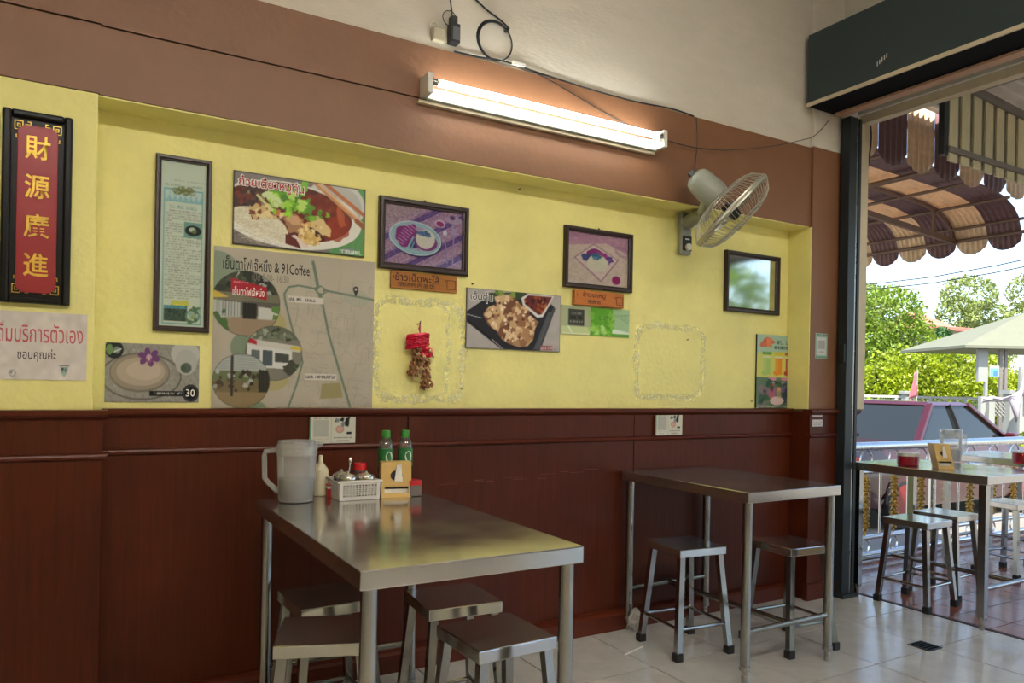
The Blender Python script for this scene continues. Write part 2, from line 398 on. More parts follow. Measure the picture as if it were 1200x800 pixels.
# rest of the shell
struct(MB().box(XL, XR-.05, -3.1, YR, ZCEIL, ZCEIL+.12).build('ceiling', K['ceil']))
wl = struct(MB().box(XL-.12, XL, -3.1, 3.0, -.2, ZCEIL+.12).build('wall_left', K['yellow']))
MB().box(XL, XL+.02, -3.1, 2.6, 0, 1.0).build('wood_panel', K['wood'], wl)
MB().box(XL, XL+.03, -3.1, 2.62, 2.0, 2.42).build('brown_band', K['brown'], wl)
wf = struct(MB().box(XL-.12, XR, -3.22, -3.1, -.2, ZCEIL+.12).build('wall_front', K['yellow']))
for k in range(6): MB().box(XL+.02+1.2*k, min(XR-.05, XL+.017+1.2*(k+1)), -3.1, -3.08, 0, 1.0).build('wood_panel', K['wood'], wf)
MB().box(XL, XR-.05, -3.1, -3.07, 2.0, 2.42).build('brown_band', K['brown'], wf)
MB().box(XL, XR-.05, -3.1, -3.09, 2.42, ZCEIL).build('white_plaster', K['white'], wf)
struct(MB().box(XR-.14, XR-.04, -3.1, YP, 2.70, ZCEIL+.12).build('wall_right', K['white']))
struct(MB().box(3.16, 3.30, 2.40, YB, 3.215, ZCEIL).build('trim_3', K['darkceil']))

# roller shutter housing above the opening
t = thing('shutter_housing', 'dark teal steel roller shutter housing above the open shopfront', 'shutter housing', (3.30, 2.62, 2.61))
YL = 2.62
MB().box(0, .28, -5.6, 0, .012, .375).build('housing', K['teal'], t, bevel=.004)
MB().box(-.006, .004, -5.6, 0, -.004, .014).build('bottom_lip', K['cream'], t)
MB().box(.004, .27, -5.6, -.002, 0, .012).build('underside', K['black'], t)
MB().box(.20, .26, -5.6, -.02, -.012, .0).build('guide_strip', K['tan'], t)
rr = random.Random(4); s = MB()
for k in range(5):
    y = -.40-.012*k; z = .07+.006*k; s.box(-.0012, .0, y, y+.004, z, z+.02+.006*rr.random())
s.build('scratch', K['paper'], t); s = MB()
for k in range(9):
    y = -.95-.008*k; z = .20+.004*math.sin(k*2); s.box(-.0012, .0, y-.006, y, z, z+.003)
s.build('scratch', K['paper'], t)
t = thing('shutter_guide', 'dark steel shutter guide post against the brown pier', 'guide rail', (3.58, YP-.014, 0))
gm = MB(); gm.box(0, .062, -.055, 0, .004, 2.60); gm.build('channel', K['darksteel'], t, bevel=.003)
MB().box(.064, .078, -.050, 0, .004, 2.60).build('inner_strip', K['steelflat'], t)
MB().box(.080, .102, -.055, 0, .004, 2.60).build('outer_channel', K['darksteel'], t, bevel=.002)
MB().box(-.02, .11, -.075, 0, .0, .02).build('base_plate', K['darksteel'], t)
MB().box(-.012, .0, -.05, -.01, 1.27, 1.37).build('latch', K['plasticblack'], t)
# outer jamb and lintel
t = thing('lintel_beam', 'cream painted timber lintel outside the shopfront opening', 'lintel', (3.70, 2.60, 2.60))
MB().box(.0, .018, -5.6, 0, .035, .06).build('metal_strip', K['plasticwhite'], t)
MB().box(.045, .105, -5.6, .02, .0, .085).build('beam', K['cream'], t, bevel=.004)
MB().box(.028, .10, -.0, .028, -1.585, .0).build('jamb', K['cream'], t, bevel=.003)
# small stickers on the pier, boards etc. come with the wall items

def fill_lamp(label, x, y):  # unseen twin tube lamps, added to brighten the interior
    t = thing('fill_lamp', label, 'lamp', (x, y, ZCEIL), 0, 'added ceiling fill lamps'); g_ = glow('fill_tube', (1.0, .97, .90), FILL_STRENGTH)
    MB().box(-.62, .62, -.05, .05, -.05, -.001).build('batten', K['plasticwhite'], t, bevel=.004)
    for yy in (-.035, .035):
        MB().tube([(-.59, yy, -.072), (.59, yy, -.072)], .014, 14).build('tube', g_, t, smooth=True)
    for xx in (-.61, .59): MB().box(xx, xx+.02, -.06, .06, -.09, -.002).build('tube_holder', K['plasticwhite'], t)
fill_lamp('added twin tube fill lamp nearest the shopfront opening', 2.15, -1.0)
fill_lamp('added twin tube fill lamp in the middle of the room', .8, -1.0)
fill_lamp('added twin tube fill lamp at the rear of the room', -.55, -1.0)
# ================================================================== WALL ITEMS
# ---- a small painter: prints are grids of vertices that carry the ink colour
class Canvas:
    SS = 2
    def __init__(s, w, h, bg):
        s.w, s.h = w, h; k = s.SS
        s.a = np.ones((h*k, w*k, 3)) * np.array(bg)/255.
        yy, xx = np.mgrid[0:h*k, 0:w*k]; s.x = (xx+.5)/k/w; s.y = (yy+.5)/k/h; s.asp = w/h
        s.rng = np.random.RandomState(w*7+h)
    def put(s, m, col, op=1.0):
        c = np.array(col)/255.; m = m.astype(float)*op
        s.a = s.a*(1-m[..., None]) + c*m[..., None]; return s
    def emask(s, cx, cy, rx, ry, rot=0, jag=0, seed=0):
        dx = (s.x-cx)*s.asp; dy = s.y-cy; c, n = math.cos(rot), math.sin(rot)
        u = (dx*c+dy*n)/rx; v = (-dx*n+dy*c)/ry; q = np.sqrt(u*u+v*v)
        if jag:
            th = np.arctan2(v, u); r = np.random.RandomState(seed); w = 0
            for k in range(2, 9): w = w + math.pow(k, -.7)*np.sin(k*th+r.rand()*6.28)
            q = q/(1+jag*w*.5)
        return q < 1
    def ell(s, cx, cy, rx, ry, col, rot=0, jag=0, seed=0, op=1): return s.put(s.emask(cx, cy, rx, ry, rot, jag, seed), col, op)
    def ring(s, cx, cy, rx, ry, w, col, rot=0, op=1): return s.put(s.emask(cx, cy, rx, ry, rot) & ~s.emask(cx, cy, rx-w, ry-w, rot), col, op)
    def pmask(s, pts):
        m = np.zeros(s.x.shape, bool); n = len(pts)
        for i in range(n):
            x0, y0 = pts[i]; x1, y1 = pts[(i+1) % n]
            if y0 == y1: continue
            c = ((y0 > s.y) != (y1 > s.y)) & (s.x < (x1-x0)*(s.y-y0)/(y1-y0)+x0); m ^= c
        return m
    def poly(s, pts, col, op=1): return s.put(s.pmask(pts), col, op)
    def rect(s, x0, y0, x1, y1, col, op=1): return s.put((s.x >= x0) & (s.x < x1) & (s.y >= y0) & (s.y < y1), col, op)
    def line(s, pts, w, col, op=1):
        for (x0, y0), (x1, y1) in zip(pts[:-1], pts[1:]):
            ax, bx = x0*s.asp, x1*s.asp; dx, dy = bx-ax, y1-y0; L = dx*dx+dy*dy+1e-12
            t = np.clip(((s.x*s.asp-ax)*dx+(s.y-y0)*dy)/L, 0, 1)
            d = np.hypot(s.x*s.asp-ax-t*dx, s.y-y0-t*dy); s.put(d < w/2, col, op)
        return s
    def noise(s, amt, cell=4, mask=None, seed=0):
        r = np.random.RandomState(seed); h, w = s.x.shape
        gh, gw = h//cell+2, w//cell+2; g = r.randn(gh, gw)
        yi = np.arange(h)/cell; xi = np.arange(w)/cell; y0 = yi.astype(int); x0 = xi.astype(int); fy = (yi-y0)[:, None]; fx = (xi-x0)[None]
        z = (g[y0][:, x0]*(1-fy)*(1-fx)+g[y0+1][:, x0]*fy*(1-fx)+g[y0][:, x0+1]*(1-fy)*fx+g[y0+1][:, x0+1]*fy*fx)
        z = z*amt
        if mask is not None: z = z*mask
        s.a = np.clip(s.a + z[..., None], 0, 1); return s
    def scatter(s, n, box, sz, cols, seed=0, jag=.3, el=1.0, mask=None, op=1):
        r = random.Random(seed); x0, y0, x1, y1 = box
        for i in range(n):
            q = sz*(.6+.8*r.random())
            m = s.emask(r.uniform(x0, x1), r.uniform(y0, y1), q*el, q, r.uniform(0, 3.1), jag, i+seed*100)
            if mask is not None: m = m & mask
            s.put(m, r.choice(cols), op)
        return s
    def scrawl(s, x0, x1, y, h, col, seed=0, op=.8):
        """a line of print too small to read: little upright and level strokes"""
        r = random.Random(seed); x = x0
        while x < x1:
            w = h/s.asp*r.uniform(.4, .8)
            if r.random() < .85:
                s.line([(x, y-h*.35), (x, y+h*.35)], h*.2, col, op); s.line([(x, y+h*r.choice((-.35, .35))), (x+w*.7, y+h*.35*r.choice((-1, 1)))], h*.2, col, op*.8)
            x += w
        return s
    def data(s):
        k = s.SS; a = s.a.reshape(s.h, k, s.w, k, 3).mean((1, 3))
        return np.where(a <= .04045, a/12.92, ((a+.055)/1.055)**2.4)

def sheet_mesh(name, W, H, cv, mat_, y=0.0):
    """printed face in the XZ plane, origin bottom left, facing -Y"""
    d = cv.data()[::-1]; h, w, _ = d.shape
    xs, zs = np.meshgrid(np.linspace(0, W, w), np.linspace(0, H, h))
    co = np.stack([xs, np.full_like(xs, y), zs], -1).reshape(-1, 3)
    idx = np.arange(w*h).reshape(h, w)
    f = np.stack([idx[:-1, :-1], idx[:-1, 1:], idx[1:, 1:], idx[1:, :-1]], -1).reshape(-1, 4)
    me = bpy.data.meshes.new(name); me.from_pydata(co.tolist(), [], f.tolist())
    a = me.color_attributes.new('ink', 'FLOAT_COLOR', 'POINT')
    a.data.foreach_set('color', np.concatenate([d.reshape(-1, 3), np.ones((w*h, 1))], 1).astype(np.float32).ravel())
    me.materials.append(mat_); return me
def text(body, W, H, mat_, parent, x, z, y, name='lettering', stroke=0, keep=True, off=0.0, shear=0):
    """text fitted into a box W x H with its lower left corner at (x, z), facing -Y"""
    c = bpy.data.curves.new('t', 'FONT'); c.body = body; c.resolution_u = 2; c.offset = off; c.shear = shear
    o = bpy.data.objects.new('t', c); COL.objects.link(o)
    dg = bpy.context.evaluated_depsgraph_get(); me = bpy.data.meshes.new_from_object(o.evaluated_get(dg))
    bpy.data.objects.remove(o, do_unlink=True)
    n = len(me.vertices); co = np.empty(n*3); me.vertices.foreach_get('co', co); co = co.reshape(-1, 3)
    mn, mx = co.min(0), co.max(0); sx = W/(mx[0]-mn[0]); sz = H/(mx[1]-mn[1])
    out = np.stack([(co[:, 0]-mn[0])*sx + x, np.full(n, y), (co[:, 1]-mn[1])*sz + z], 1)
    me.vertices.foreach_set('co', out.ravel()); me.materials.clear()
    q = link(name, me, mat_, parent); return q

def quad(TL, TR, BR, BL, Y):
    a, b, c, d = (onY(p, Y) for p in (TL, TR, BR, BL))
    return (a[0]+d[0])/2, (b[0]+c[0])/2, (c[2]+d[2])/2, (a[2]+b[2])/2
def slab(name, label, cat, q, Y, cv, thick=.004, board=None, mat_=None, group=None, gap=.0015):
    """flat printed board on the wall: root empty at its lower left corner"""
    x0, x1, z0, z1 = q; W, H = x1-x0, z1-z0
    t = thing(name, label, cat, (x0, Y, z0), 0, group)
    MB().box(0, W, -thick-gap, -gap, 0, H).build('board', board or K['paper'], t)
    if cv is not None: link('print', sheet_mesh('print', W, H, cv, mat_ or K['print'], -thick-gap-.0004), None, t)
    return t, W, H
def framed(name, label, q, Y, cv, fw=.022, th=.022, fm=None, glass=True, mat_=None, inner=None, thing_cat='picture'):
    x0, x1, z0, z1 = q; W, H = x1-x0, z1-z0
    t = thing(name, label, thing_cat, (x0, Y, z0)); fm = fm or K['frame']; g = -.002
    # mitred rails with a stepped profile
    for nm, pts in (('frame_rail', 'b'), ('frame_rail', 't'), ('frame_stile', 'l'), ('frame_stile', 'r')):
        mb = MB(); prof = [(0, g), (0, g-th*.75), (fw*.18, g-th), (fw*.6, g-th), (fw*.75, g-th*.72), (fw, g-th*.6), (fw, g)]
        if pts in 'bt':
            vs = []
            for d, y in prof:
                z = d if pts == 'b' else H-d
                vs += [(d, y, z), (W-d, y, z)]
        else:
            vs = []
            for d, y in prof:
                x = d if pts == 'l' else W-d
                vs += [(x, y, d), (x, y, H-d)]
        n = len(prof); mb.add(vs, [(2*i, 2*i+1, 2*((i+1) % n)+1, 2*((i+1) % n)) for i in range(n)] + [tuple(2*i for i in range(n)), tuple(2*i+1 for i in range(n))])
        mb.build(nm, fm, t)
    MB().box(fw*.6, W-fw*.6, g-.004, g, fw*.6, H-fw*.6).build('backing', inner or K['paper'], t)
    if cv is not None:
        o = link('print', sheet_mesh('print', W-2*fw+.002, H-2*fw+.002, cv, mat_ or K['printmatte'], 0), None, t, (fw-.001, g-.0055, fw-.001))
    if glass: MB().box(fw*.8, W-fw*.8, g-.0095, g-.0075, fw*.8, H-fw*.8).build('glass_pane', K['glass'], t)
    return t, W, H

# ---- gold lettered plaque on the left pier
x0, x1, z0, z1 = quad((3,128), (85.5,140.5), (82,358), (0,354), YP)
W, H = x1-x0, z1-z0
plq = thing('blessing_plaque', 'black framed red plaque with gold Chinese characters', 'plaque', (x0, YP, z0))
mb = MB(); MB().box(0, W, -.012, -.001, 0, H).build('board', K['framethin'], plq)
for nm, (a, b, c, d) in (('frame_stile', (0, .022, 0, H)), ('frame_stile', (W-.022, W, 0, H)), ('frame_rail', (.022, W-.022, 0, .02)), ('frame_rail', (.022, W-.022, H-.02, H))):
    MB().box(a, b, -.028, -.010, c, d).build(nm, K['framethin'], plq, bevel=.006)
rx0, rx1, rz0, rz1 = W*.21, W*.79, H*.055, H*.93
ch = .016
poly = [(rx0+ch, rz0), (rx1-ch, rz0), (rx1, rz0+ch), (rx1, rz1-ch), (rx1-ch, rz1), (rx0+ch, rz1), (rx0, rz1-ch), (rx0, rz0+ch)]
MB().prism(poly, -.016, -.011, lambda u, v, d: (u, d, v)).build('red_field', mat('red_lacquer', hx(150,16,28), .35, var=.06, scale=10), plq, bevel=.0015)
for k, chx in enumerate('財源廣進'):
    cz = H*(.80-.205*k); text(chx, W*.36, H*.125, K['gold'], plq, W*.32, cz-H*.045, -.0175, 'gold_character', off=.012)
for sx in (0, 1):
    for sz in (0, 1):
        mb = MB(); cx = .030; cz = .030; cell = .0082
        def P(u, v): return (W-u if sx else u, v if not sz else H-v)
        segs = [((0,0),(3,0)),((0,0),(0,3)),((3,0),(3,2)),((0,3),(2,3)),((2,3),(2,1)),((2,1),(1,1)),((1,1),(1,2)),((1,2),(4,2)),((4,2),(4,1)),((4,1),(6,1)),((6,1),(6,0)),((6,0),(5,0)),((1.6,4),(1.6,6)),((1.6,6),(.6,6)),((.6,6),(.6,5))]
        for (a, b), (c, d) in segs:
            u0, v0 = P(cx+a*cell*.8, cz+b*cell); u1, v1 = P(cx+c*cell*.8, cz+d*cell)
            mb.box(min(u0,u1)-.0013, max(u0,u1)+.0013, -.0135, -.0115, min(v0,v1)-.0013, max(v0,v1)+.0013)
        mb.build('corner_fret', K['gold'], plq)

# ---- self service notice on the left pier
q = list(quad((-24,361), (102.5,369.5), (101,444.5), (-24,445), YP)); W, H = q[1]-q[0], q[3]-q[2]
cv = Canvas(130, 80, (214, 204, 197)); cv.noise(.025, 14, seed=3)
cv.ell(.30, .90, .055, .05, (150,150,150)).ell(.30, .90, .04, .036, (214,204,197)).ell(.29, .89, .016, .02, (130,130,130))
cv.poly([(.74,.80),(.82,.80),(.80,.90),(.78,.95),(.76,.90)], (140,160,150)).ell(.765, .83, .018, .02, (60,70,66)).ell(.795, .84, .016, .02, (90,120,110)).rect(.735, .775, .83, .79, (90,90,90)).ell(.78, .90, .02, .02, (170,190,176))
t, W, H = slab('notice_sheet', 'white paper notice with pink and black Thai lettering on yellow pier', 'notice', q, YP, cv, .0012, mat_=K['printmatte'])
text('น้ำดื่มบริการตัวเอง', W*.94, H*.30, K['inkred'], t, W*.02, H*.55, -.0036, off=.004)
text('ขอบคุณค่ะ', W*.36, H*.20, K['ink'], t, W*.34, H*.26, -.0036, off=.004)

# ---- tall framed article
q = quad((180,181), (246.5,189), (246,389.5), (181,388), YR)
cv = Canvas(56, 200, (206, 214, 200))
cv.rect(.07, .165, .93, .985, (130,178,184)).rect(.10, .175, .90, .975, (208,214,200))
cv.rect(.10, .175, .90, .24, (196,212,208))
for k in range(26): cv.poly([(.1+.031*k, .245), (.116+.031*k, .20+.025*math.sin(k*1.7)), (.13+.031*k, .245)], (120,176,192))
for k in range(14): cv.ring(.32+.028*k, .175+.012*math.sin(k), .02, .015, .005, (112,112,56))
cv.scrawl(.30, .95, .115, .012, (150,150,140), 1, .5); cv.scrawl(.06, .9, .145, .014, (110,130,130), 2, .7)
cv.scrawl(.2, .8, .275, .022, (120,160,160), 3, .7)
yy = .30; k = 0
while yy < .83:
    cv.scrawl(.13 if k % 6 else .2, (.50 if .355 < yy < .45 else .9) - (.25 if k % 5 == 4 else 0), yy, .0085, (116,116,108), 10+k, .75); yy += .0155; k += 1
cv.rect(.52, .36, .92, .455, (120,160,150)).ell(.72, .41, .05, .032, (40,46,44)).ell(.70, .405, .022, .015, (190,196,180)).ell(.74, .415, .015, .012, (110,120,70))
cv.rect(.12, .87, .62, .965, (66,84,76)).poly([(.28,.84),(.64,.84),(.66,.87),(.26,.87)], (206,200,90)).rect(.12, .87, .60, .89, (90,150,170)).noise(.05, 3, (cv.y > .86) & (cv.y < .965) & (cv.x > .12) & (cv.x < .62), 4)
cv.ring(.74, .93, .045, .04, .012, (110,140,120)).ell(.74, .93, .02, .02, (150,170,120)).scatter(14, (.6,.88,.88,.97), .012, [(90,120,90),(150,180,170)], 5)
framed('framed_article', 'tall narrow dark frame holding a printed Thai article with blue border', q, YR, cv, .018, .02)

# ---- noodle poster
q = quad((273.5,199), (427.5,224), (426,303), (272,284.5), YR)
cv = Canvas(190, 106, (122, 112, 108))
cv.poly([(.0,.0),(1,0),(1,.12),(.0,.3)], (128,118,116)).poly([(.62,.0),(1,0),(1,1),(.72,1)], (96,150,92))
for k in range(14): cv.line([(.70+.05*k, 1.0), (.82+.05*k, .2)], .008, (70,124,66), .7)
cv.ell(.76, .28, .42, .36, (206,206,202)).ell(.76, .30, .37, .31, (186,184,180))
cv.ell(.42, .52, .98, .46, (226,222,212), .05).ell(.41, .48, .86, .40, (92,34,18), .05)
cv.put(cv.emask(.62, .52, .34, .34, 0) & cv.emask(.41, .48, .86, .40, .05), (120,40,18)).noise(.05, 10, cv.emask(.41, .48, .86, .40, .05), 2)
cv.ell(.78, .62, .16, .20, (150,48,20), .4, .2, 1, .7).ell(.80, .45, .05, .16, (196,98,50), -.3, .3, 2, .7)
inb = cv.emask(.41, .49, .87, .41, .05)
cv.ell(.12, .38, .22, .20, (70,40,32), 0, .4, 3).scatter(30, (.0,.26,.22,.46), .03, [(52,30,26),(96,60,44),(150,120,96),(120,44,30)], 6)
cv.put(cv.emask(.17, .74, .42, .26, .25) & inb, (214,206,182)).noise(.05, 3, cv.emask(.17, .74, .42, .26, .25), 8)
for k in range(46):
    r_ = random.Random(k); a, b = r_.uniform(.0, .3), r_.uniform(.56, .92)
    cv.line([(a, b), (a+.07, b+.04*r_.uniform(-1, 1)), (a+.13, b+.06)], .008, r_.choice([(232,226,206),(196,184,150),(222,214,190)]), .7)
cv.scatter(26, (.12,.44,.36,.60), .035, [(206,176,120),(190,120,60),(226,206,150),(120,60,36)], 9, .5)
cv.ell(.44, .62, .13, .13, (168,120,84), .2, .3, 4).ell(.44, .58, .09, .07, (206,160,120), .2, .3, 5)
cv.ell(.56, .76, .15, .14, (206,168,96), .6, .4, 6).ell(.64, .62, .10, .18, (216,186,130), -.7, .3, 7).ell(.62, .74, .04, .13, (60,28,18), -.9, .2, 8)
cv.scatter(30, (.48,.62,.66,.88), .022, [(226,190,120),(190,140,66),(236,214,160)], 11, .5)
cv.poly([(.42,.80),(.45,.78),(.56,.93),(.52,.96)], (226,206,196)).poly([(.38,.78),(.46,.84),(.50,.97),(.38,.92)], (96,28,20))
cv.scatter(40, (.28,.16,.52,.52), .055, [(126,190,40),(160,214,60),(98,160,36),(190,222,110),(74,130,34)], 12, .6)
cv.scatter(14, (.24,.26,.34,.40), .045, [(180,206,120),(206,222,160)], 13, .4).line([(.17,.30),(.28,.48)], .03, (206,214,140)).scatter(10, (.52,.36,.70,.56), .035, [(126,180,50),(90,140,40)], 14, .6)
cv.ell(.51, .10, .05, .13, (126,190,60), .3, .3, 21)
cv.line([(.56,-.04),(.96,.50)], .07, (196,140,96)).line([(.57,-.05),(.97,.49)], .022, (226,180,140)).line([(.62,-.06),(1.02,.42)], .055, (186,110,66)).line([(.93,.48),(1.02,.60)], .07, (150,90,60))
cv.rect(.82, .89, .915, .97, (130,140,136)).scrawl(.80, .97, .94, .06, (236,236,230), 7, .9)
b = .012; cv.put((cv.x < b/1.79) | (cv.x > 1-b/1.79) | (cv.y < b) | (cv.y > 1-b), (18,16,18))
t, W, H = slab('food_poster', 'poster of a noodle soup bowl with chopsticks and red Thai title', 'poster', q, YR, cv, .008, K['framethin'])
text('ก๋วยเตี๋ยวหมูตุ๋น', W*.49, H*.20, K['inkwhite'], t, W*.028, H*.76, -.0102, off=.06, name='lettering_outline')
text('ก๋วยเตี๋ยวหมูตุ๋น', W*.475, H*.18, mat('crimson_ink', hx(178,22,34), .5), t, W*.036, H*.77, -.0106, off=.012)

# ---- map poster
q = quad((250,287.5), (437.5,307.5), (436.5,478), (248.5,478), YR)
q = (q[0], q[1], ZCAP+.003, q[3])
cv = Canvas(210, 206, (176, 166, 150))
cv.noise(.012, 30, seed=5); g1, g2, ol = (100,118,100), (126,140,118), (170,158,96)
cv.ell(.02, .17, .14, .14, (124,140,118)).ell(.33, .47, .10, .10, ol, op=.8).ell(.20, .62, .10, .10, (118,136,112)).ell(.36, .80, .095, .09, ol, op=.7).ell(.22, 1.0, .10, .05, (118,136,112))
r_ = random.Random(9)
for k in range(150):
    x = r_.uniform(.46, 1.0); y = r_.uniform(.08, 1.0); a = r_.choice((.12, 1.69, .12, 1.69, .7)); l = r_.uniform(.03, .12)
    if x < .55 and y < .25: continue
    cv.line([(x, y), (x+l*math.cos(a), y+l*math.sin(a))], .0028, (146,138,126), .8)
    if k % 3 == 0: cv.line([(x, y), (x+l*.6*math.cos(a+1.5), y+l*.6*math.sin(a+1.5))], .0028, (146,138,126), .8)
cv.poly([(.66,.84),(.78,.83),(.80,.93),(.65,.94)], (150,140,96)).ell(.88, .26, .09, .05, (150,160,140), op=.5)
cv.line([(.59,.045),(.64,.28)], .02, g1).line([(.635,.22),(.70,.52),(.85,1.0)], .015, g1)
cv.line([(.60,.215),(.50,.205),(.44,.22),(.415,.265),(.42,.31),(.47,.50),(.525,.65),(.535,.70),(.50,.85),(.45,1.0)], .012, g1)
cv.line([(.60,.215),(.66,.222),(1.0,.262)], .013, g1).ring(.64, .225, .03, .03, .008, g1).ell(.64, .225, .018, .018, (176,166,150)).line([(.595,.215),(.64,.195),(.69,.225)], .006, g1).line([(.60,.22),(.64,.26),(.69,.228)], .006, g1)
cv.rect(.435, .275, .66, .315, (206,200,192)).scrawl(.445, .645, .295, .022, (50,50,50), 3, .9)
cv.rect(.55, .775, .755, .815, (206,200,192)).scrawl(.56, .74, .795, .022, (50,50,50), 4, .9)
cv.ell(.872, .20, .019, .02, (24,24,24)).poly([(.855,.208),(.89,.208),(.872,.25)], (24,24,24)).ell(.872, .20, .008, .008, (200,196,186))
# three round photographs
def disc(cx, cy, r, sky_):
    cv.ell(cx, cy, r, r, (60,56,50)); return cv.emask(cx, cy, r*.985, r*.985)
m = disc(.19, .345, .205, 0); cv.put(m, (86,84,76)); cv.put(m & (cv.y < .30), (40,44,38)).scatter(40, (.0,.13,.4,.30), .02, [(24,28,22),(70,80,60),(150,156,150),(52,60,42)], 31, .5, mask=m)
cv.put(m & (cv.y > .42), (150,128,104)).put(m & (cv.y > .28) & (cv.y < .33), (110,104,84))
cv.put(m & cv.pmask([(.0,.33),(.16,.34),(.16,.43),(.0,.44)]), (176,180,176)).put(m & cv.pmask([(.26,.36),(.38,.37),(.38,.44),(.26,.44)]), (196,196,190)).put(m & cv.pmask([(.17,.34),(.25,.34),(.25,.44),(.17,.44)]), (30,28,26))
for k in range(9): cv.put(m & (np.abs(cv.x-.02-.017*k) < .002) & (cv.y > .335) & (cv.y < .43), (90,94,92))
cv.put(m & cv.pmask([(.0,.27),(.09,.31),(.0,.32)]), (206,176,60)).scatter(16, (.0,.40,.07,.50), .018, [(36,70,30),(60,100,46)], 33, .5, mask=m).scatter(10, (.34,.36,.40,.44), .015, [(90,130,60),(60,100,46)], 34, .5, mask=m)
cv.poly([(.10,.19),(.31,.235),(.31,.315),(.10,.28)], (166,18,36)).scrawl(.115, .2, .213, .012, (230,200,200), 5, .8)
m = disc(.36, .65, .175, 0); cv.put(m, (120,116,106)); cv.put(m & (cv.y < .56), (90,96,80)).scatter(24, (.2,.47,.5,.56), .016, [(50,60,44),(150,156,140),(110,116,96)], 35, .5, mask=m)
cv.put(m & cv.pmask([(.19,.56),(.52,.60),(.52,.64),(.19,.60)]), (196,192,184)).put(m & cv.pmask([(.20,.60),(.47,.63),(.47,.75),(.20,.74)]), (206,206,202))
cv.put(m & cv.pmask([(.29,.63),(.35,.635),(.35,.73),(.29,.73)]), (66,78,84)).put(m & cv.pmask([(.365,.645),(.45,.655),(.45,.71),(.365,.705)]), (60,62,60)).put(m & cv.pmask([(.225,.63),(.275,.635),(.275,.70),(.225,.70)]), (90,98,100))
cv.put(m & cv.pmask([(.19,.585),(.22,.56),(.255,.575),(.255,.60)]), (166,24,36)).put(m & cv.pmask([(.46,.60),(.54,.61),(.54,.63),(.46,.62)]), (206,180,60)).scatter(10, (.44,.70,.52,.78), .02, [(40,70,40),(60,60,50)], 36, .5, mask=m)
m = disc(.17, .83, .17, 0); cv.put(m, (112,96,66)); cv.put(m & (cv.y < .77), (146,152,150))
for k in range(9): cv.put(m & (np.abs(cv.y-(.68+.012*k+.04*(cv.x-.17))) < .0025), (176,180,178))
cv.put(m & (cv.y > .77) & (cv.y < .83), (96,106,70)).scatter(40, (.02,.77,.34,.90), .014, [(176,176,170),(60,50,40),(90,70,50),(150,150,146),(40,36,30)], 37, .4, mask=m).put(m & (cv.y > .90), (136,116,80))
cv.line([(.115,.68),(.115,.92)], .014, (40,34,30)); m2 = m & (cv.x > .27) & (cv.y > .76) & (cv.y < .9); cv.put(m2, (40,40,34))
for k in range(105): cv.put((np.abs(cv.x-.0095*k) < .0016), (190,182,168), .22)
t, W, H = slab('map_poster', 'large beige poster with a street map and three round photographs', 'poster', q, YR, cv, .004)
text('เย็นตาโฟเจ๊หนึ่ง & 91Coffee', W*.52, H*.085, K['ink'], t, W*.05, H*.862, -.0062, off=.008)
text('เปิด 8:00- 16:30', W*.22, H*.05, mat('grey_ink', hx(120,112,104), .6), t, W*.22, H*.805, -.0062)
text('เย็นตาโฟเจ๊หนึ่ง', W*.185, H*.055, K['inkwhite'], t, W*.108, H*.705, -.0062)

# ---- dessert price card
q = quad((124,401), (234,405), (232.5,471.5), (122,470.5), YR)
cv = Canvas(126, 76, (150, 146, 138)); cv.noise(.025, 6, seed=2)
for k in range(-6, 14):
    for j in range(12):
        x = .03+.085*k+.03*j; y = .05+.09*j
        cv.line([(x, y), (x+.018, y+.05)], .012, (116,104,96), .7)
cv.ring(.38, .56, .70, .40, .03, (104,98,92)).ring(.36, .50, .52, .33, .04, (120,112,104)).ell(.36, .49, .50, .30, (150,138,122)).ell(.37, .48, .42, .24, (176,160,142)).ell(.40, .46, .30, .16, (188,172,154))
cv.ell(.84, .16, .26, .22, (186,184,178)).ell(.85, .30, .20, .22, (176,174,170)).ell(.85, .40, .10, .09, (86,96,88)).ell(.82, .40, .05, .05, (70,90,70))
for a in range(6): cv.ell(.45+.075*math.cos(a*1.05+.3), .23+.09*math.sin(a*1.05+.3), .075, .05, (112,66,118), a*1.05+.3, .1, a)
cv.ell(.45, .24, .05, .06, (196,156,186)).ell(.45, .28, .045, .05, (150,86,130)).ell(.45, .26, .02, .03, (216,196,160))
cv.ell(.09, .12, .16, .15, (34,40,38)).ell(.045, .12, .06, .09, (110,136,84)).ell(.12, .13, .06, .06, (120,130,126)).line([(.09,.16),(.16,.11)], .02, (206,210,206))
cv.rect(.46, .80, .86, .885, (14,14,16)).scrawl(.50, .83, .842, .045, (226,222,216), 8, .95)
cv.ell(.905, .835, .15, .15, (12,12,14)).ring(.905, .835, .135, .135, .02, (70,66,72))
t, W, H = slab('dessert_card', 'grey dessert card showing a milky bowl with a purple orchid', 'price card', q, YR, cv, .002)
text('30', W*.10, H*.13, K['inkwhite'], t, W*.855, H*.10, -.0042, off=.01)

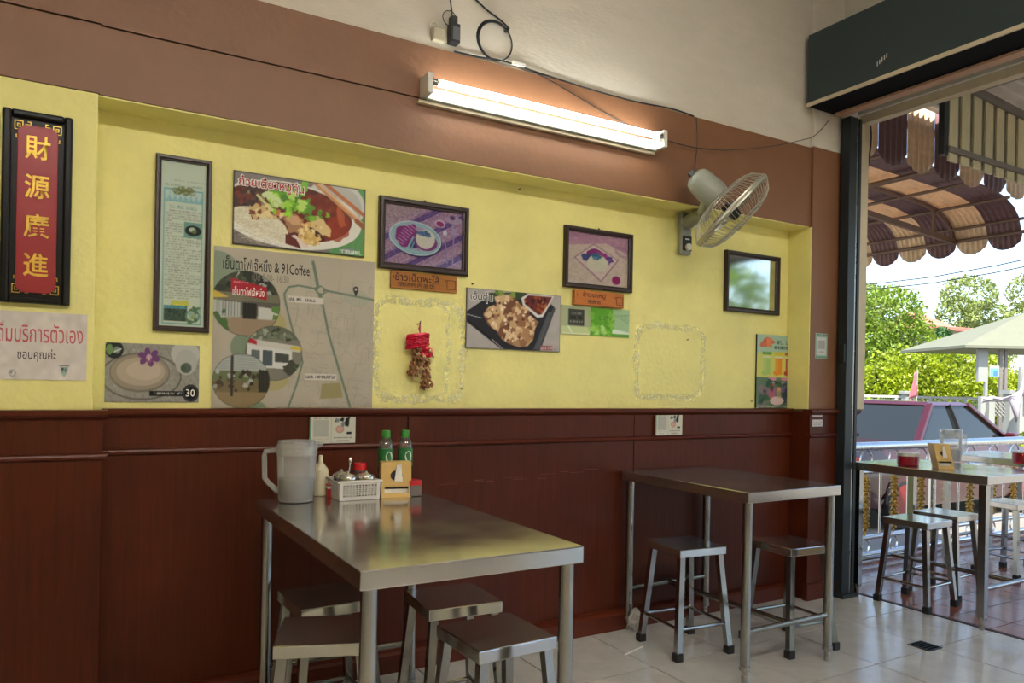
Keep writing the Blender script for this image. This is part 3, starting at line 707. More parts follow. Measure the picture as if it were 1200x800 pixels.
# ---- framed purple duck rice picture
q = quad((443,229.5), (547.5,245), (546.5,323), (442,315.5), YR)
cv = Canvas(120, 90, (150, 118, 150))
for k in range(-4, 12):
    a = .20*k; cv.poly([(a-.35, 1.0), (a-.22, 1.0), (a+.95, .0), (a+.82, .0)], (96,70,130) if k % 2 else (160,128,156))
    cv.line([(a-.22, 1.0), (a+.95, 0)], .008, (190,166,190), .8)
cv.poly([(0,0),(.5,0),(.0,.42)], (156,132,146)); cv.noise(.05, 3, seed=4)
cv.ell(.40, .56, .44, .29, (60,48,92), .12).ell(.39, .535, .44, .285, (146,178,190), .12).ell(.39, .53, .35, .205, (166,150,176), .12).ring(.39, .535, .44, .285, .015, (196,214,220), .12)
cv.scatter(26, (.08,.30,.70,.78), .008, [(96,104,140)], 15)
cv.ell(.28, .50, .18, .20, (128,52,120), .5, .25, 3)
for k in range(8): cv.line([(.155+.018*k, .60-.045*k), (.235+.022*k, .66-.04*k)], .014, (196,140,180))
cv.ell(.40, .62, .10, .09, (76,44,110), 0, .4, 2).line([(.30,.70),(.36,.52)], .03, (126,180,186)).line([(.34,.72),(.38,.56)], .025, (100,160,176))
cv.ell(.52, .58, .20, .15, (126,56,120), .1).ell(.515, .53, .165, .165, (206,198,190), .1, .05, 3).ell(.50, .44, .10, .05, (74,96,140), .1, .5, 5).scatter(9, (.44,.38,.57,.48), .022, [(60,80,126),(80,110,150)], 17, .4)
cv.ell(.70, .23, .09, .065, (206,176,200), .2).ell(.70, .235, .07, .045, (140,46,106), .2).ell(.88, .14, .14, .07, (170,146,176)).ell(.86, .10, .05, .04, (96,70,120))
cv.ell(.765, .38, .035, .055, (206,200,216)).line([(.765,.42),(.80,.90)], .02, (140,120,170)).line([(.88,.30),(.875,.92)], .02, (150,130,176)).rect(.845, .28, .91, .40, (160,140,186)); cv.noise(.02, 2, seed=6)
t, W, H = framed('framed_picture', 'dark framed purple picture of duck rice on an oval plate', q, YR, cv, .026, .022)
MB().tube([(W*.5, -.006, H-.002), (W*.5, -.006, H+.008)], .004, 6).build('hook', K['framethin'], t)

# ---- wooden dish signs
K['signwood'] = wood('varnished_pine', hx(150,92,38), hx(186,122,56), 8, (1.5, 10, 24), .4)
K['signwood2'] = wood('orange_pine', hx(176,98,44), hx(206,126,62), 8, (1.5, 10, 24), .4)
K['burnt'] = mat('burnt_ink', hx(58,26,12), .7)
def wood_sign(label, q, m, th, l1, l2, fr):
    x0, x1, z0, z1 = q; W, H = x1-x0, z1-z0
    t = thing('wooden_sign', label, 'sign', (x0, YR, z0)); MB().box(0, W, -.001-th, -.001, 0, H).build('plank', m, t, bevel=.002)
    y = -th-.0016
    text(l1, W*fr[0], H*.48, K['burnt'], t, W*fr[1], H*.46, y, off=.012); text(l2, W*fr[2], H*.28, K['burnt'], t, W*fr[3], H*.12, y, off=.01)
    mb = MB(); a, b, c, d = W*.84, W*.975, H*.18, H*.74; w = .0022
    for bx in ((a, b, c, c+w), (a, b, d-w, d), (a, a+w, c, d), (b-w, b, c, d)): mb.box(bx[0], bx[1], y-.0003, y+.0008, bx[2], bx[3])
    mb.build('branded_box', K['burnt'], t)
    for p in ((.03, .62), (.80, .62)): text('+', W*.03, H*.2, K['burnt'], t, W*p[0], H*p[1]-.004, y, 'ornament')
wood_sign('golden brown wooden sign hanging below the purple duck rice picture', quad((457,318), (534.5,324), (533.5,343), (456,338), YR), K['signwood'], .012, 'ข้าวเป็ดพะโล้', '锅烧鸭肉盖饭', (.66, .06, .56, .10))
wood_sign('orange wooden sign above the green placard', quad((670,340), (727.5,345), (726.5,361.5), (670,357), YR), K['signwood2'], .026, 'ข้าวขาหมู', '猪脚饭', (.46, .15, .27, .25))

# ---- braised tendon poster
q = quad((546,337), (655.5,347), (654.5,412), (545,407.5), YR)
cv = Canvas(140, 84, (176, 168, 164)); cv.noise(.02, 20, seed=2)
cv.poly([(.0,.40),(.22,.12),(.55,.0),(.78,.06),(.92,.20),(.72,1.0),(.40,1.0),(.0,.56)], (40,36,42)).poly([(.0,.56),(.35,.98),(.40,1.0),(.0,.50)], (24,22,26)).poly([(.92,.20),(.94,.24),(.78,.98),(.72,1.0)], (70,72,76))
cv.poly([(.86,.3),(.9,.3),(.76,.95),(.70,.98)], (96,100,104), .7).line([(.0,.44),(.15,.49)], .012, (190,186,186)).line([(.26,.83),(.38,.99)], .012, (190,186,190))
cv.poly([(.22,.06),(.60,.0),(.58,.10),(.40,.22),(.24,.2)], (56,72,40)).scatter(8, (.3,.0,.6,.12), .05, [(96,120,50),(60,80,40),(130,150,70)], 7, .5)
cv.poly([(.56,.10),(.63,.02),(.92,.02),(.88,.16),(.80,.40),(.74,.42),(.58,.22)], (214,208,206)).poly([(.59,.12),(.64,.04),(.90,.04),(.86,.16),(.79,.35),(.75,.37),(.60,.20)], (110,44,30))
m = cv.pmask([(.59,.12),(.64,.04),(.90,.04),(.86,.16),(.79,.35),(.75,.37),(.60,.20)]); cv.scatter(60, (.58,.02,.92,.38), .028, [(150,70,36),(76,26,24),(176,96,44),(96,30,36),(56,20,24)], 8, .5, mask=m)
food = cv.pmask([(.17,.42),(.22,.30),(.30,.24),(.28,.12),(.40,.06),(.50,.12),(.56,.22),(.64,.28),(.66,.38),(.76,.50),(.72,.60),(.70,.80),(.64,.92),(.55,.95),(.45,.90),(.36,.82),(.30,.68),(.22,.60)])
cv.put(food, (150,104,72)); cv.scatter(70, (.16,.08,.76,.95), .075, [(196,160,116),(176,132,92),(214,182,140),(150,100,66),(120,76,52),(206,166,120)], 9, .4, mask=food)
cv.scatter(60, (.18,.10,.74,.93), .04, [(226,198,160),(206,170,126),(160,112,76),(110,66,46),(218,190,150)], 10, .5, mask=food).scatter(30, (.2,.15,.7,.9), .018, [(240,222,196),(90,52,38)], 11, .4, mask=food)
cv.rect(.78, .90, .915, .975, (150,84,84)).scrawl(.785, .91, .94, .05, (226,206,206), 4, .8).scrawl(.93, .96, .96, .03, (120,116,116), 5, .8)
b = .012; cv.put((cv.x < b/1.7) | (cv.x > 1-b/1.7) | (cv.y < b) | (cv.y > 1-b), (86,82,82))
t, W, H = slab('food_poster', 'poster of braised tendon pieces on a black plate with dip', 'poster', q, YR, cv, .008, mat('grey_board', hx(110,108,106), .6))
text('เอ็นตุ๋น', W*.235, H*.20, K['inkwhite'], t, W*.030, H*.755, -.0102, off=.05, name='lettering_outline')
text('เอ็นตุ๋น', W*.225, H*.185, K['ink'], t, W*.035, H*.765, -.0106, off=.01)

# ---- framed pink rice picture
q = quad((660.5,264.5), (739.5,275), (738,343.5), (658.5,336), YR)
cv = Canvas(96, 82, (196, 176, 166)); cv.noise(.02, 8, seed=4)
cv.poly([(0,0),(1,0),(1,.34),(.62,.16),(.0,.28)], (176,130,156)); cv.scatter(30, (0,0,1,.2), .03, [(160,112,146),(190,150,170)], 5, .6, op=.6)
for k in range(4): cv.ring(.90, .30, .12+.02*k, .06+.012*k, .01, (150,106,140), .4, .7)
cv.poly([(.10,.50),(.42,.19),(.84,.46),(.55,.93)], (160,122,140)).poly([(.13,.50),(.42,.22),(.81,.46),(.55,.89)], (206,186,180)).poly([(.22,.50),(.43,.30),(.72,.48),(.55,.78)], (196,170,172))
cv.ell(.32, .46, .10, .09, (66,74,130), 0, .4, 1).ell(.44, .36, .14, .07, (130,40,116), .1, .4, 2).ell(.58, .42, .14, .06, (150,50,130), .6, .4, 3).scatter(12, (.58,.42,.74,.56), .022, [(70,60,140),(120,60,140)], 6, .4)
cv.ell(.485, .57, .20, .17, (206,200,182), 0, .06, 2).ell(.47, .44, .09, .06, (70,120,150), .3, .5, 3).scatter(8, (.40,.38,.54,.48), .025, [(70,110,150),(100,140,160)], 9, .4)
cv.ell(.80, .86, .10, .10, (206,180,190)).ell(.80, .86, .085, .085, (150,30,100)); cv.noise(.02, 2, seed=7)
t, W, H = framed('framed_picture', 'dark framed pale pink picture of rice on a diamond plate', q, YR, cv, .022, .022)
MB().tube([(W*.5, -.006, H-.002), (W*.5, -.006, H+.008)], .004, 6).build('hook', K['framethin'], t)

# ---- green placard
q = quad((657,358), (736.5,363), (736,394.5), (656.5,392), YR)
cv = Canvas(104, 42, (170, 176, 140))
cv.rect(.42, 0, .75, 1, (96,166,40)).rect(.74, 0, 1, 1, (166,196,150)).rect(0, .72, .42, 1, (196,206,150)).rect(.42, .72, .75, 1, (120,186,50)).poly([(.74,.70),(1,.82),(1,1),(.74,.9)], (216,226,206)).rect(.74, .88, 1, 1, (96,160,60))
cv.scatter(20, (.42,.0,.75,1), .10, [(110,176,50),(80,150,34),(140,196,80)], 3, .6, op=.6).scatter(8, (.42,.6,.75,1), .12, [(190,220,150),(150,206,80)], 4, .6, op=.7)
for k in range(4): cv.line([(.76+.05*k, .2), (1.0, .5-.1*k)], .02, (110,140,110), .8)
cv.line([(.1,.7),(.15,.9)], .03, (236,240,220)).line([(.02,.95),(.4,.95)], .03, (230,236,206))
cv.rect(.10, .12, .325, .68, (66,66,56)).scrawl(.13, .30, .40, .13, (20,20,18), 3, .9).scrawl(.15, .28, .26, .08, (170,170,160), 4, .7).scrawl(.13, .30, .55, .08, (170,170,160), 5, .7).scrawl(.55, .72, .36, .16, (60,120,30), 6, .6)
slab('green_placard', 'green and white placard with a small dark square emblem', 'placard', q, YR, cv, .005, K['paper'])

# ---- framed mirror-like picture near the fan
q = quad((848.5,293.5), (911.5,301.5), (909.5,369.5), (847,364.5), YR)
K['mirror'] = mat('silvered_glass', (.62,.64,.60), .06, metal=1, var=.12, scale=14)
t, W, H = framed('framed_mirror', 'small dark framed mirror reflecting green trees below the fan', q, YR, None, .024, .024, glass=False, inner=K['mirror'], thing_cat='mirror')
MB().box(.014, W-.014, -.011, -.0065, .014, H-.014).build('mirror_glass', K['mirror'], t)

# ---- drinks poster in the corner
q = quad((886,391), (929.5,395), (927.5,478), (884,477.5), YR); q = (q[0], q[1], ZCAP+.003, q[3])
cv = Canvas(60, 108, (166, 196, 176)); cv.poly([(0,.25),(1,.22),(1,.62),(0,.6)], (206,206,110)); cv.poly([(0,.58),(1,.58),(1,1),(0,1)], (96,120,96))
cv.ell(.27, .11, .09, .07, (206,110,80), 0, .5, 2).scatter(6, (.17,.06,.36,.15), .03, [(226,130,90),(196,90,70)], 5).scrawl(.44, .95, .10, .06, (60,90,80), 2, .9).rect(.46, .155, .96, .19, (70,90,90)).scrawl(.5, .92, .173, .022, (216,220,210), 3, .9)
for cx, lc, bc in ((.27, (96,150,60), (166,196,110)), (.58, (214,190,40), (222,140,40)), (.86, (196,90,60), (176,60,44))):
    cv.rect(cx-.12, .235, cx+.12, .275, lc).rect(cx-.09, .30, cx+.09, .54, bc).rect(cx-.10, .29, cx+.10, .315, (216,216,190)).ell(cx-.05, .52, .05, .035, bc).rect(cx-.06, .33, cx-.03, .5, (240,230,190), .4)
for cx, bc in ((.42, (190,90,120)), (.76, (120,80,160))):
    cv.rect(cx-.10, .585, cx+.10, .62, (206,130,170)).rect(cx-.08, .66, cx+.08, .86, bc).rect(cx-.09, .64, cx+.09, .66, (220,206,220))
cv.scatter(50, (0,.64,1,1), .04, [(50,90,60),(40,60,70),(96,126,80),(150,110,130)], 6, .5, op=.7).ell(.55, .90, .10, .06, (216,190,190)).ell(.60, .74, .03, .03, (206,150,120)).rect(.54, .76, .66, .86, (190,170,120), .7).scrawl(.05, .95, .975, .03, (226,220,226), 9, .9)
slab('drinks_poster', 'narrow pastel poster of iced drinks standing on the wood ledge', 'poster', q, YR, cv, .008, K['framethin'])

# ---- small payment cards (the square code itself is left out)
def pay_card(label, q, Y):
    cv = Canvas(70, 42, (206, 202, 186)); cv.rect(0, 0, .035, 1, (120,160,130)).line([(.46,.02),(.46,.98)], .012, (150,150,136))
    cv.rect(.08, .12, .41, .74, (176,174,164)).scrawl(.09, .40, .06, .05, (90,90,80), 1, .7).scrawl(.08, .40, .82, .04, (120,110,100), 2, .7).scrawl(.14, .34, .90, .04, (120,110,100), 3, .7)
    cv.ell(.66, .47, .14, .13, (206,160,146)).scatter(9, (.53,.06,.86,.30), .06, [(30,32,30),(24,24,24),(120,130,126)], 4, .5).ring(.65, .47, .15, .14, .03, (176,130,120)).rect(.80, .57, .91, .65, (20,20,20)).scrawl(.52, .94, .78, .05, (50,60,50), 6, .9).scrawl(.58, .86, .90, .05, (50,60,50), 7, .9)
    slab('payment_card', label, 'card', q, Y, cv, .006, mat('card_green', hx(140,170,140), .4), K['print'])
a = quad((363,488.5), (416.5,488.5), (416.5,518.5), (363,519.5), YW-.014)
pay_card('white payment card on the panel moulding above the water jug', (a[0], a[1], .8875, a[3]), YW-.006)
a = quad((768.5,486.5), (799.5,486), (799.5,509.5), (768.5,510.5), YW-.014)
pay_card('white payment card on the panel moulding above the small table by the pier', (a[0], a[1], .8875, a[3]), YW-.006)
q = quad((955.5,390), (969.5,391), (968.5,420.5), (954.5,419.5), YP)
cv = Canvas(24, 46, (150, 176, 156)); cv.rect(.12, .16, .90, .86, (206,204,198)).rect(.22, .28, .80, .62, (170,166,160)).scrawl(.1, .9, .07, .06, (50,60,56), 2, .9).scrawl(.25, .75, .73, .05, (120,80,80), 3, .8).rect(.05, .9, .95, .97, (110,150,124))
slab('payment_sticker', 'green edged payment sticker on the brown pier', 'sticker', q, YP, cv, .001)
for a, b, lab in (((952,481), (963.5,488), 'upper white sticker on the wood below the pier payment sticker'), ((952,491.5), (963.5,499.5), 'lower white sticker on the wood below the pier payment sticker')):
    q = quad(a, (b[0], a[1]), b, (a[0], b[1]), YP-.012)
    cv = Canvas(24, 14, (206,200,200)); cv.scrawl(.1, .9, .4, .2, (130,110,116), 3, .7).scrawl(.15, .85, .7, .2, (130,110,116), 4, .6)
    slab('small_sticker', lab, 'sticker', q, YP-.012, cv, .0008, gap=.0006)

# ---- hanging bundle with red bow
c0 = onY((489, 380), YR); bx, bz = c0[0], c0[2]
t = thing('dried_bundle', 'dried herb bundle tied with red foil ribbon hanging from a nail', 'ornament', (bx, YR, bz))
MB().tube([(0, 0, 0), (0, -.03, .002), (0, -.032, .012)], .002, 6).build('nail', K['black'], t)
MB().tube([(0, -.028, 0), (-.004, -.026, -.02), (.002, -.024, -.035), (0, -.028, 0)], .003, 5).build('string', K['inkred'], t)
K['foil'] = mat('red_foil', hx(196,24,56), .3, metal=.3, var=.25, scale=40); K['dried'] = mat('dried_husk', hx(150,100,66), .6, var=.45, scale=50)
K['husk2'] = mat('pale_husk', hx(196,160,120), .5, var=.3, scale=50)
r_ = random.Random(8)
for nm, cx, cz, sx, sz, a in (('ribbon_bow', -.012, -.068, .048, .026, .15), ('ribbon_tag', .024, -.113, .026, .016, 0)):
    mb = MB()
    for k in range(11 if nm == 'ribbon_bow' else 6):
        z = cz + sz*(k/5.-1 if nm == 'ribbon_bow' else k/2.5-1)*.9; p = []
        for i in range(7):
            u = i/6.*2-1; p.append((cx+u*sx+r_.uniform(-.003,.003), -.035-.012*(1-u*u)+r_.uniform(-.004,.004), z+a*u*sx+r_.uniform(-.003,.003)))
        mb.tube(p, [.004]+[.0052]*5+[.004], 5)
    mb.build(nm, K['foil'], t)
for nm, km, n, box in (('husk', 'dried', 46, (-.042,.012,-.20,-.085)), ('husk', 'husk2', 30, (-.03,.05,-.215,-.10)), ('husk', 'dried', 34, (.008,.05,-.252,-.13))):
    mb = MB()
    for k in range(n):
        x = r_.uniform(box[0], box[1]); z = r_.uniform(box[2], box[3]); y = r_.uniform(-.05, -.012); a = r_.uniform(-.9, .9); l = r_.uniform(.012, .026)
        mb.tube([(x, y, z), (x+l*.5*math.sin(a), y+r_.uniform(-.01,.01), z-l*.5), (x+l*math.sin(a)+.004, y+r_.uniform(-.012,.012), z-l)], [.003, r_.uniform(.006,.010), .002], 5)
    mb.build(nm, K[km], t)['kind'] = 'stuff'

# ---- fluorescent lamp on the brown band
pa = onY((497, 100), 2.60); pb = onY((776, 162), 2.60); zc = (pa[2]+pb[2])/2 - .004
t = thing('fluorescent_lamp', 'lit fluorescent tube batten mounted on the brown wall band', 'lamp', (pa[0], YB, zc-.06)); Lh = pb[0]-pa[0]
MB().box(.02, Lh-.02, -.034, -.001, .014, .058).build('batten', mat('batten_paint', hx(206,214,196), .4), t, bevel=.004)
MB().box(-.01, Lh*.98, -.022, -.001, .0, .010).build('mounting_strip', K['cream'], t)
for x in (0, Lh-.022):
    h = MB().box(x, x+.022, -.083, -.001, .02, .098).build('tube_holder', K['plasticwhite'], t, bevel=.004)
MB().tube([(.024, -.068, .068), (.045, -.068, .068)], .0135, 16).build('metal_cap', K['steel'], t, smooth=True)
MB().tube([(Lh-.045, -.068, .068), (Lh-.024, -.068, .068)], .0135, 16).build('metal_cap', K['steel'], t, smooth=True)
MB().tube([(.045, -.068, .068), (Lh-.045, -.068, .068)], .013, 16).build('tube', K['ftube'], t, smooth=True)

# ---- power adapter, socket, coil, cables
Yw = YB+.004
p = onY((528, 38), Yw)
t = thing('power_adapter', 'black power adapter hanging beside the beige socket', 'adapter', (p[0], Yw, p[2]))
MB().box(-.018, .022, -.045, -.004, -.055, .02).build('body', K['plasticblack'], t, bevel=.004)
MB().box(-.014, .012, -.040, -.008, .02, .05).build('plug', K['plasticblack'], t, bevel=.003)
MB().box(-.010, .018, -.0456, -.045, -.045, .005).build('rating_label', mat('grey_label', hx(90,92,94), .5), t)
ptop = onY((525, -8), Yw)
MB().tube([(-.002, -.02, .05), (-.004, -.015, .08), (ptop[0]-p[0], -.012, ptop[2]-p[2])], .003, 6).build('cable', K['plasticblack'], t)
MB().tube([(-.012+.030*math.cos(a), -.016, .045+.030*math.sin(a)) for a in [k*.5236 for k in range(12)]], .0018, 5, closed=True).build('cable_loop', K['plasticblack'], t)
p = onY((512, 43), Yw)
t = thing('wall_socket', 'beige surface mounted wall socket at the top of the brown band', 'socket', (p[0], Yw, p[2]))
MB().box(-.028, .026, -.03, -.0005, -.026, .026).build('box', mat('aged_plastic', hx(176,166,140), .45), t, bevel=.006)
MB().tube([(-.014+.018*math.cos(a), -.006, .030+.022*math.sin(a)) for a in [k*.5236 for k in range(7)]], .0025, 5).build('cable', K['plasticwhite'], t)
p = onY((579, 48), Yw)
t = thing('cable_coil', 'coiled black cable hanging on the white plaster', 'cable', (p[0], Yw, p[2]))
for k in range(3):
    rr_ = .081-.0022*k
    MB().tube([((rr_)*math.cos(a)+.0015*k, -.005-.0015*k, (rr_*.99)*math.sin(a)-.002*k) for a in [i*2*math.pi/40 for i in range(40)]], .0026, 6, closed=True).build('loop', K['plasticblack'], t, smooth=True)
MB().box(.045, .055, -.024, -.002, .045, .055).build('tie', K['plasticblack'], t)
def cable(label, pts, r=.003, m='plasticblack', off=.006, name='wall_cable'):
    w = [onY(q, Yw-off) for q in pts]; o = Vector(w[0])
    # smooth
    P = []
    for i in range(len(w)-1):
        p0, p1, p2, p3 = (Vector(w[max(0, min(len(w)-1, j))]) for j in (i-1, i, i+1, i+2))
        for k in range(6):
            s = k/6.; P.append(.5*((2*p1)+(-p0+p2)*s+(2*p0-5*p1+4*p2-p3)*s*s+(-p0+3*p1-3*p2+p3)*s**3) - o)
    P.append(Vector(w[-1])-o)
    return tag(MB().tube(P, r, 6).build(name, K[m], None, o, smooth=True), label, 'cable')
cable('thick black cable running down from the ceiling to the cable coil', [(552,-6), (570,11), (587,24), (597,34)], .0035)
cable('black cable along the top of the brown band to the fan', [(532,60), (558,66), (592,72), (640,88), (690,104), (740,118), (786,127), (813,136)], .0032)
cable('thin black cable slanting down behind the lit tube', [(604,73), (650,97), (700,127), (742,150)], .0022, off=.012)
cable('slack black cable sagging between the lamp and the shutter housing', [(780,164), (810,172), (850,176), (900,172), (940,164), (956,158), (972,140)], .0022, off=.03)
cable('black cord dropping from the band top to the fan motor', [(816,138), (817,165), (815,190), (812,212)], .0028, off=.004)
pc = onY((606, 73), Yw)
tag(MB().box(-.03, .03, -.012, 0, -.006, .006).build('cable_clip', K['plasticwhite'], None, (pc[0], YB-.0005, pc[2]-.012)), 'white cable clip just below the cable coil', 'cable clip')

# ---- wall fan
pf = onY((799, 275), YR)
t = thing('wall_fan', 'grey wall mounted oscillating fan tilted down towards the doorway', 'fan', (pf[0], YR, pf[2]))
K['fanbody'] = mat('fan_grey_plastic', hx(150,152,140), .4); K['fancage'] = mat('cage_wire', hx(186,182,168), .35, metal=.6); K['fanblade'] = thin_clear('smoky_blade', (.70,.70,.66), .06, .1, .12)
MB().box(-.036, .036, -.036, -.001, -.105, .105).build('wall_plate', K['fanbody'], t, bevel=.012, seg=3)
sw = MB().box(-.028, .030, -.041, -.034, -.085, -.012).build('switch_panel', K['plasticblack'], t, bevel=.003)
MB().tube([(.002, -.040, -.068), (.002, -.054, -.068)], .017, 16).build('speed_knob', K['plasticwhite'], sw, smooth=True)
MB().box(-.014, .014, -.0418, -.0412, -.032, -.026).build('maker_mark', K['paper'], sw)
# fan axis from the picture: rim seen edge on, facing right and down
dv = Vector(ray(855, 248)).normalized(); rl = dv.cross(Vector((0,0,1))).normalized(); ul = rl.cross(dv).normalized()
ax = (rl*.715 - ul*.70 - dv*.03).normalized()
hc = Vector(onY((857, 247), YR-.36)) - Vector(t.location)          # centre of the guard
e1 = ax.cross(Vector((0,0,1))).normalized(); e2 = ax.cross(e1).normalized()
FM = Matrix((e1, e2, ax)).transposed()                      # local z = ax
def F(r, a, h): return hc + FM @ Vector((r*math.cos(a), r*math.sin(a), h))
RG = .205
mb = MB(); mb.tube([F(RG, k*2*math.pi/48, 0) for k in range(48)], .0055, 6, closed=True); mb.build('guard_rim', K['fancage'], t, smooth=True)
bd = MB(); n_ = 48
bd.add([F(RG+.002, k*2*math.pi/n_, s_) for k in range(n_) for s_ in (-.012, .012)], [(2*k, 2*k+1, 2*((k+1) % n_)+1, 2*((k+1) % n_)) for k in range(n_)]); bd.build('rim_band', K['fancage'], t)
for nm, sg in (('front_guard', 1), ('rear_guard', -1)):
    mb = MB()
    for k in range(60):
        a = k*2*math.pi/60; pts = []
        for i in range(6):
            u = i/5.; r_i = RG-(RG-.045)*u; pts.append(F(r_i, a+.12*u*sg, sg*(.010+.072*math.sin(u**.55*math.pi/2))))
        mb.tube(pts, .0013, 4, caps=False)
    for rr_, hh in ((.15, None), (.10, None)):
        u = (RG-rr_)/(RG-.045); mb.tube([F(rr_, k*2*math.pi/32, sg*(.010+.072*math.sin(u**.55*math.pi/2))) for k in range(32)], .0016, 4, closed=True)
    o = mb.build(nm, K['fancage'], t, smooth=True); o['kind'] = 'stuff'
mb = MB(); mb.lathe([(.001, .086), (.040, .086), (.047, .082), (.047, .078)], 24, hc, FM.to_4x4()); mb.build('centre_badge', K['fanbody'], t, smooth=True)
mb = MB(); mb.lathe([(.001, .045), (.020, .042), (.026, .03), (.026, -.04), (.001, -.04)], 16, hc, FM.to_4x4()); mb.build('hub', K['plasticblack'], t, smooth=True)
for b_ in range(3):
    mb = MB(); a0 = b_*2.094+.5; vs = []; n1, n2 = 8, 6
    for i in range(n1):
        u = i/(n1-1); rr_ = .028+.150*u
        wd = (.35+.85*math.sin(math.pi*min(1, u*.75+.15)))*.95
        for j in range(n2):
            v = j/(n2-1)-.5; vs.append(F(rr_, a0+v*wd, .028*v*2*(1-.4*u)))
    mb.add(vs, [(i*n2+j, i*n2+j+1, (i+1)*n2+j+1, (i+1)*n2+j) for i in range(n1-1) for j in range(n2-1)]); mb.build('blade', K['fanblade'], t, smooth=True)
mb = MB(); mb.lathe([(.001, -.235), (.035, -.235), (.052, -.222), (.060, -.20), (.066, -.11), (.060, -.085), (.001, -.085)], 24, hc, FM.to_4x4()); mb.build('motor_housing', K['fanbody'], t, smooth=True)
mb = MB(); q0 = hc+ax*-.238; mb.bar(q0, q0-ax*.02, .03, .03); mb.build('oscillation_knob', mat('dark_grey_plastic', hx(86,90,92), .4), t, bevel=.004)
mp_ = hc - ax*.15 - Vector((0,0,.06))
MB().tube([(0, -.03, .05), (.01, -.09, .075), (.02, -.14, .075)], [.034, .034, .030], 12).build('arm', K['fanbody'], t, smooth=True)
MB().tube([(.02, -.115, .085), tuple(mp_), tuple(hc - ax*.15)], [.026, .024, .022], 12).build('neck', K['fanbody'], t, smooth=True)
# ================================================================== FURNITURE
TZ = .728
def make_table(label, x0, x1, y0, y1, square=False, group=None, back=True, bar=.5):
    W, D = x1-x0, y1-y0
    t = thing('steel_table', label, 'table', (x0, y0, 0), 0, group)
    top = MB().box(0, W, 0, D, TZ-.042, TZ).build('tabletop', K['steeltop'], t, bevel=.003)
    ins = .030; zs = .19
    lg = MB()
    if square: lg.box(-.017, .017, -.017, .017, .05, TZ-.043)
    else: lg.tube([(0,0,.05), (0,0,TZ-.043)], .0185, 16)
    lm = lg.mesh('leg'); lm.materials.append(K['steel'])
    fm_ = MB().tube([(0,0,.0), (0,0,.055)], .0125, 12).mesh('levelling_foot'); fm_.materials.append(K['steelflat'])
    cm_ = MB().tube([(0,0,.045), (0,0,.062)], .0205, 16).mesh('collar'); cm_.materials.append(K['steelflat'])
    for x in (ins, W-ins):
        for y in (ins, D-ins):
            l = link('leg', lm, None, t, (x, y, 0), smooth=not square)
            link('levelling_foot', fm_, None, l, (0,0,0), smooth=True); link('collar', cm_, None, l, (0,0,0), smooth=True)
    for y in (ins, D-ins):
        MB().tube([(ins, y, zs), (W-ins, y, zs)], .0115, 12).build('stretcher', K['steel'], t, smooth=True)
    if back: MB().tube([(W*bar, ins, zs), (W*bar, D-ins, zs)], .0115, 12).build('stretcher', K['steel'], t, smooth=True)
    return t
make_table('long steel table holding the water jug and condiment basket', .512, 1.078, 1.480, 2.510, back=False)
make_table('bare steel table pushed against the wood panelling by the pier', 2.19, 2.735, 1.968, 2.724)
make_table('terrace steel table holding the red tin and napkin box', 3.692, 4.25, 1.885, 2.60, True, bar=.6)
make_table('far terrace steel table beside the railing', 4.83, 5.40, 2.02, 2.76, True, bar=.68)

def make_stool():
    t = thing('steel_stool', 'square steel stool', 'stool', (0,0,0))
    h, s = .45, .12
    MB().box(-s, s, -s, s, h-.034, h).build('seat', K['steeltop'], t, bevel=.003)
    for sx in (-1, 1):
        for sy in (-1, 1):
            a = Vector((sx*.098, sy*.098, h-.034)); b = Vector((sx*.130, sy*.130, .03))
            l = MB().bar(a, b, .025, .025, (1, 0, 0)).build('leg', K['steel'], t)
            c = Vector((sx*.132, sy*.132, 0)); MB().box(c.x-.017, c.x+.017, c.y-.017, c.y+.017, 0, .034).build('rubber_foot', K['rubber'], l, bevel=.003)
    k = .130-.032*(.12-.03)/.386; z = .125
    for a, b in (((-k,-k), (k,-k)), ((-k,k), (k,k)), ((-k,-k), (-k,k)), ((k,-k), (k,k))):
        MB().tube([(*a, z), (*b, z)], .0075, 8).build('stretcher', K['steel'], t, smooth=True)
    return t
stool0 = make_stool(); used = [False]
def stool(label, x, y, rz=0, h=.45):
    o = copy_tree(stool0) if used[0] else stool0
    used[0] = True
    o.location = (x, y, 0); o.rotation_euler = (0, 0, math.radians(rz)); o.scale = (1, 1, h/.45); o['label'] = label; o['group'] = 'square steel stools'
    return o
stool('steel stool tucked deepest under the jug end of the long steel table', .690, 2.305, 3)
stool('steel stool turned askew beneath the open corner of the long steel table', .590, 1.985, -20)
stool('steel stool under the bare end of the long steel table, towards the wall', 1.035, 2.12, -4)
stool('steel stool standing out from the long steel table near its bare corner', .995, 1.765, 2)
stool('steel stool under the bare steel table, nearer its wall side', 2.285, 2.395, -6)
stool('steel stool under the bare steel table, nearer the pier', 2.725, 2.21, -4)
stool('steel stool with its feet on the doorway threshold line', 3.858, 2.32, 2)
stool('steel stool standing behind the threshold stool on the terrace', 4.21, 2.37, 4)
stool('steel stool beside the far terrace table', 5.03, 2.43, -8)
stool('steel stool beyond the far terrace table near the railing', 5.62, 2.42, 5)

